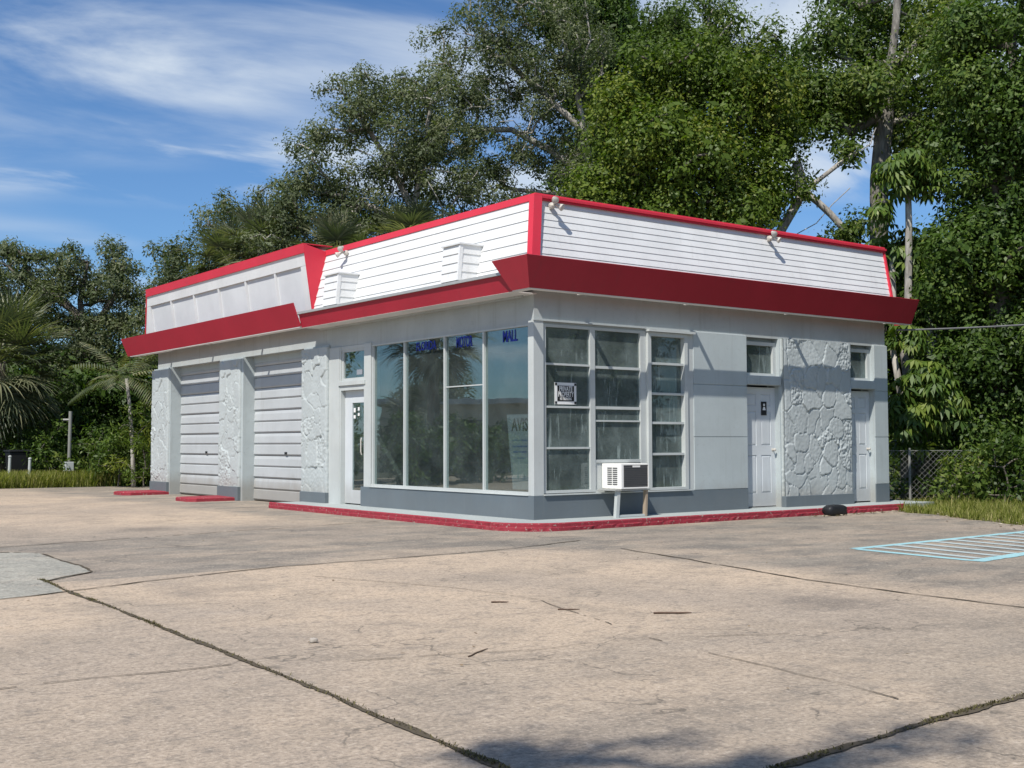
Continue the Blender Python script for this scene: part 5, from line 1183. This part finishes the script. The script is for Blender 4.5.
# leaf litter
def litter(name, XY, z, L, seed, label, mat=L_DRY):
    r = np.random.default_rng(seed); n = len(XY); c = np.c_[XY, np.full(n, z)]; a = r.uniform(0, 6.283, n); d = np.stack([np.cos(a), np.sin(a), r.uniform(0, .25, n)], 1); w_ = unit(np.cross(d, np.array([0, 0, 1.0]) + r.normal(0, .35, (n, 3))))
    v = quads_from(c, unit(d), w_, L * r.uniform(.5, 1.3, n), L * .5 * r.uniform(.6, 1.2, n)); v[..., 2] = np.maximum(v[..., 2], z - .002)
    o = npmesh(name, v.reshape(-1, 3), np.arange(4 * n).reshape(-1, 4), mat, tint=r.uniform(0, 1, n)); tag(o, label, 'leaf litter', kind='stuff')
e_ = np.array(rp); k = rng.integers(0, len(e_), 420); XY = e_[k] + rng.normal(0, .28, (420, 2))
kk = rng.uniform(4.8, 8.2, 200); XY = np.concatenate([XY, np.c_[kk, -0.95 - np.abs(rng.normal(0, .12, 200))]]); XY = XY[(XY[:, 1] < -0.86)]
litter('leaf_litter', XY, .012, .06, 3, 'dry fallen leaves along the kerb and the grass edge')
XY = np.c_[rng.uniform(-9, 2, 130), rng.uniform(-11, 1, 130)]
litter('leaf_litter', XY, .008, .028, 8, 'tiny leaf scraps scattered over the concrete')

# ------------------------------------------------------------------ light and sky
sd = np.array([-1.0, -0.51, 1.45]); sd /= np.linalg.norm(sd)
sl = bpy.data.lights.new('sun', 'SUN'); sl.energy = 4.8; sl.angle = R(0.5); sl.color = (1.0, 0.955, 0.89)
so_ = bpy.data.objects.new('sun', sl); col.objects.link(so_); so_.location = (-20, -10, 40)
so_.rotation_euler = Vector(tuple(sd)).to_track_quat('Z', 'Y').to_euler()
world = bpy.data.worlds.new('World'); sc.world = world; world.use_nodes = True
nt = world.node_tree; nt.nodes.clear()
out = nt.nodes.new('ShaderNodeOutputWorld'); bg = nt.nodes.new('ShaderNodeBackground'); sky = nt.nodes.new('ShaderNodeTexSky')
sky.sky_type = 'NISHITA'; sky.sun_disc = False; sky.sun_elevation = math.asin(sd[2]); sky.sun_rotation = math.atan2(sd[0], sd[1])
sky.air_density = 1.0; sky.dust_density = 0.35; sky.ozone_density = 1.6; sky.altitude = 0
tc = nt.nodes.new('ShaderNodeTexCoord'); D = tc.outputs['Generated']
sp3 = nt.nodes.new('ShaderNodeSeparateXYZ'); nt.links.new(D, sp3.inputs[0])
# a layer of thin cirrus: the view direction meets a level cloud sheet
den = math_n(nt, 'ADD', math_n(nt, 'MAXIMUM', sp3.outputs[2], 0.0), 0.08)
cx = math_n(nt, 'DIVIDE', sp3.outputs[0], den); cy = math_n(nt, 'DIVIDE', sp3.outputs[1], den)
cmb = nt.nodes.new('ShaderNodeCombineXYZ'); nt.links.new(cx, cmb.inputs[0]); nt.links.new(cy, cmb.inputs[1])
big = noise(nt, mapping(nt, cmb.outputs[0], (0.5, 0.75, 1), (2.3, 0.9, 0), (0, 0, 0.35)), 1.0, 3, 0.5, 0.3)
fib = noise(nt, mapping(nt, cmb.outputs[0], (0.8, 1.35, 1), (0.3, 2.2, 0), (0, 0, 0.75)), 1.0, 8, 0.56, 0.5)
wisp = noise(nt, mapping(nt, cmb.outputs[0], (1.3, 2.2, 1), (4.3, 1.2, 0), (0, 0, -0.5)), 1.0, 7, 0.55, 0.4)
z = sp3.outputs[2]
band = math_n(nt, 'MULTIPLY', ramp(nt, z, 0.245, 0.30), ramp(nt, z, 0.40, 0.33))
cl1 = math_n(nt, 'MULTIPLY', math_n(nt, 'ADD', math_n(nt, 'MULTIPLY', ramp(nt, big, 0.42, 0.66), 0.8), math_n(nt, 'MULTIPLY', band, 0.8)), ramp(nt, fib, 0.36, 0.62))
low = math_n(nt, 'MULTIPLY', math_n(nt, 'MULTIPLY', ramp(nt, z, 0.185, 0.215), ramp(nt, z, 0.262, 0.235)), ramp(nt, wisp, 0.42, 0.6))
cfac = math_n(nt, 'MINIMUM', math_n(nt, 'ADD', math_n(nt, 'MULTIPLY', cl1, 0.8), math_n(nt, 'MULTIPLY', low, 0.75)), 0.9)
skyc = mixc(nt, 1.0, sky.outputs[0], (0.84, 1.2, 1.6), 'MULTIPLY')
c = mixc(nt, cfac, skyc, (9.5, 10.6, 11.8))
nt.links.new(c, bg.inputs[0]); bg.inputs[1].default_value = 0.065; nt.links.new(bg.outputs[0], out.inputs[0])

sc.render.engine = 'CYCLES'
sc.cycles.max_bounces = 8; sc.cycles.transparent_max_bounces = 12; sc.cycles.diffuse_bounces = 4; sc.cycles.glossy_bounces = 4
sc.cycles.use_denoising = True
sc.cycles.sample_clamp_indirect = 6.0
sc.view_settings.view_transform = 'Standard'; sc.view_settings.look = 'None'; sc.view_settings.exposure = 0.22; sc.view_settings.gamma = 1.0
sc.render.resolution_x = 1024; sc.render.resolution_y = 768
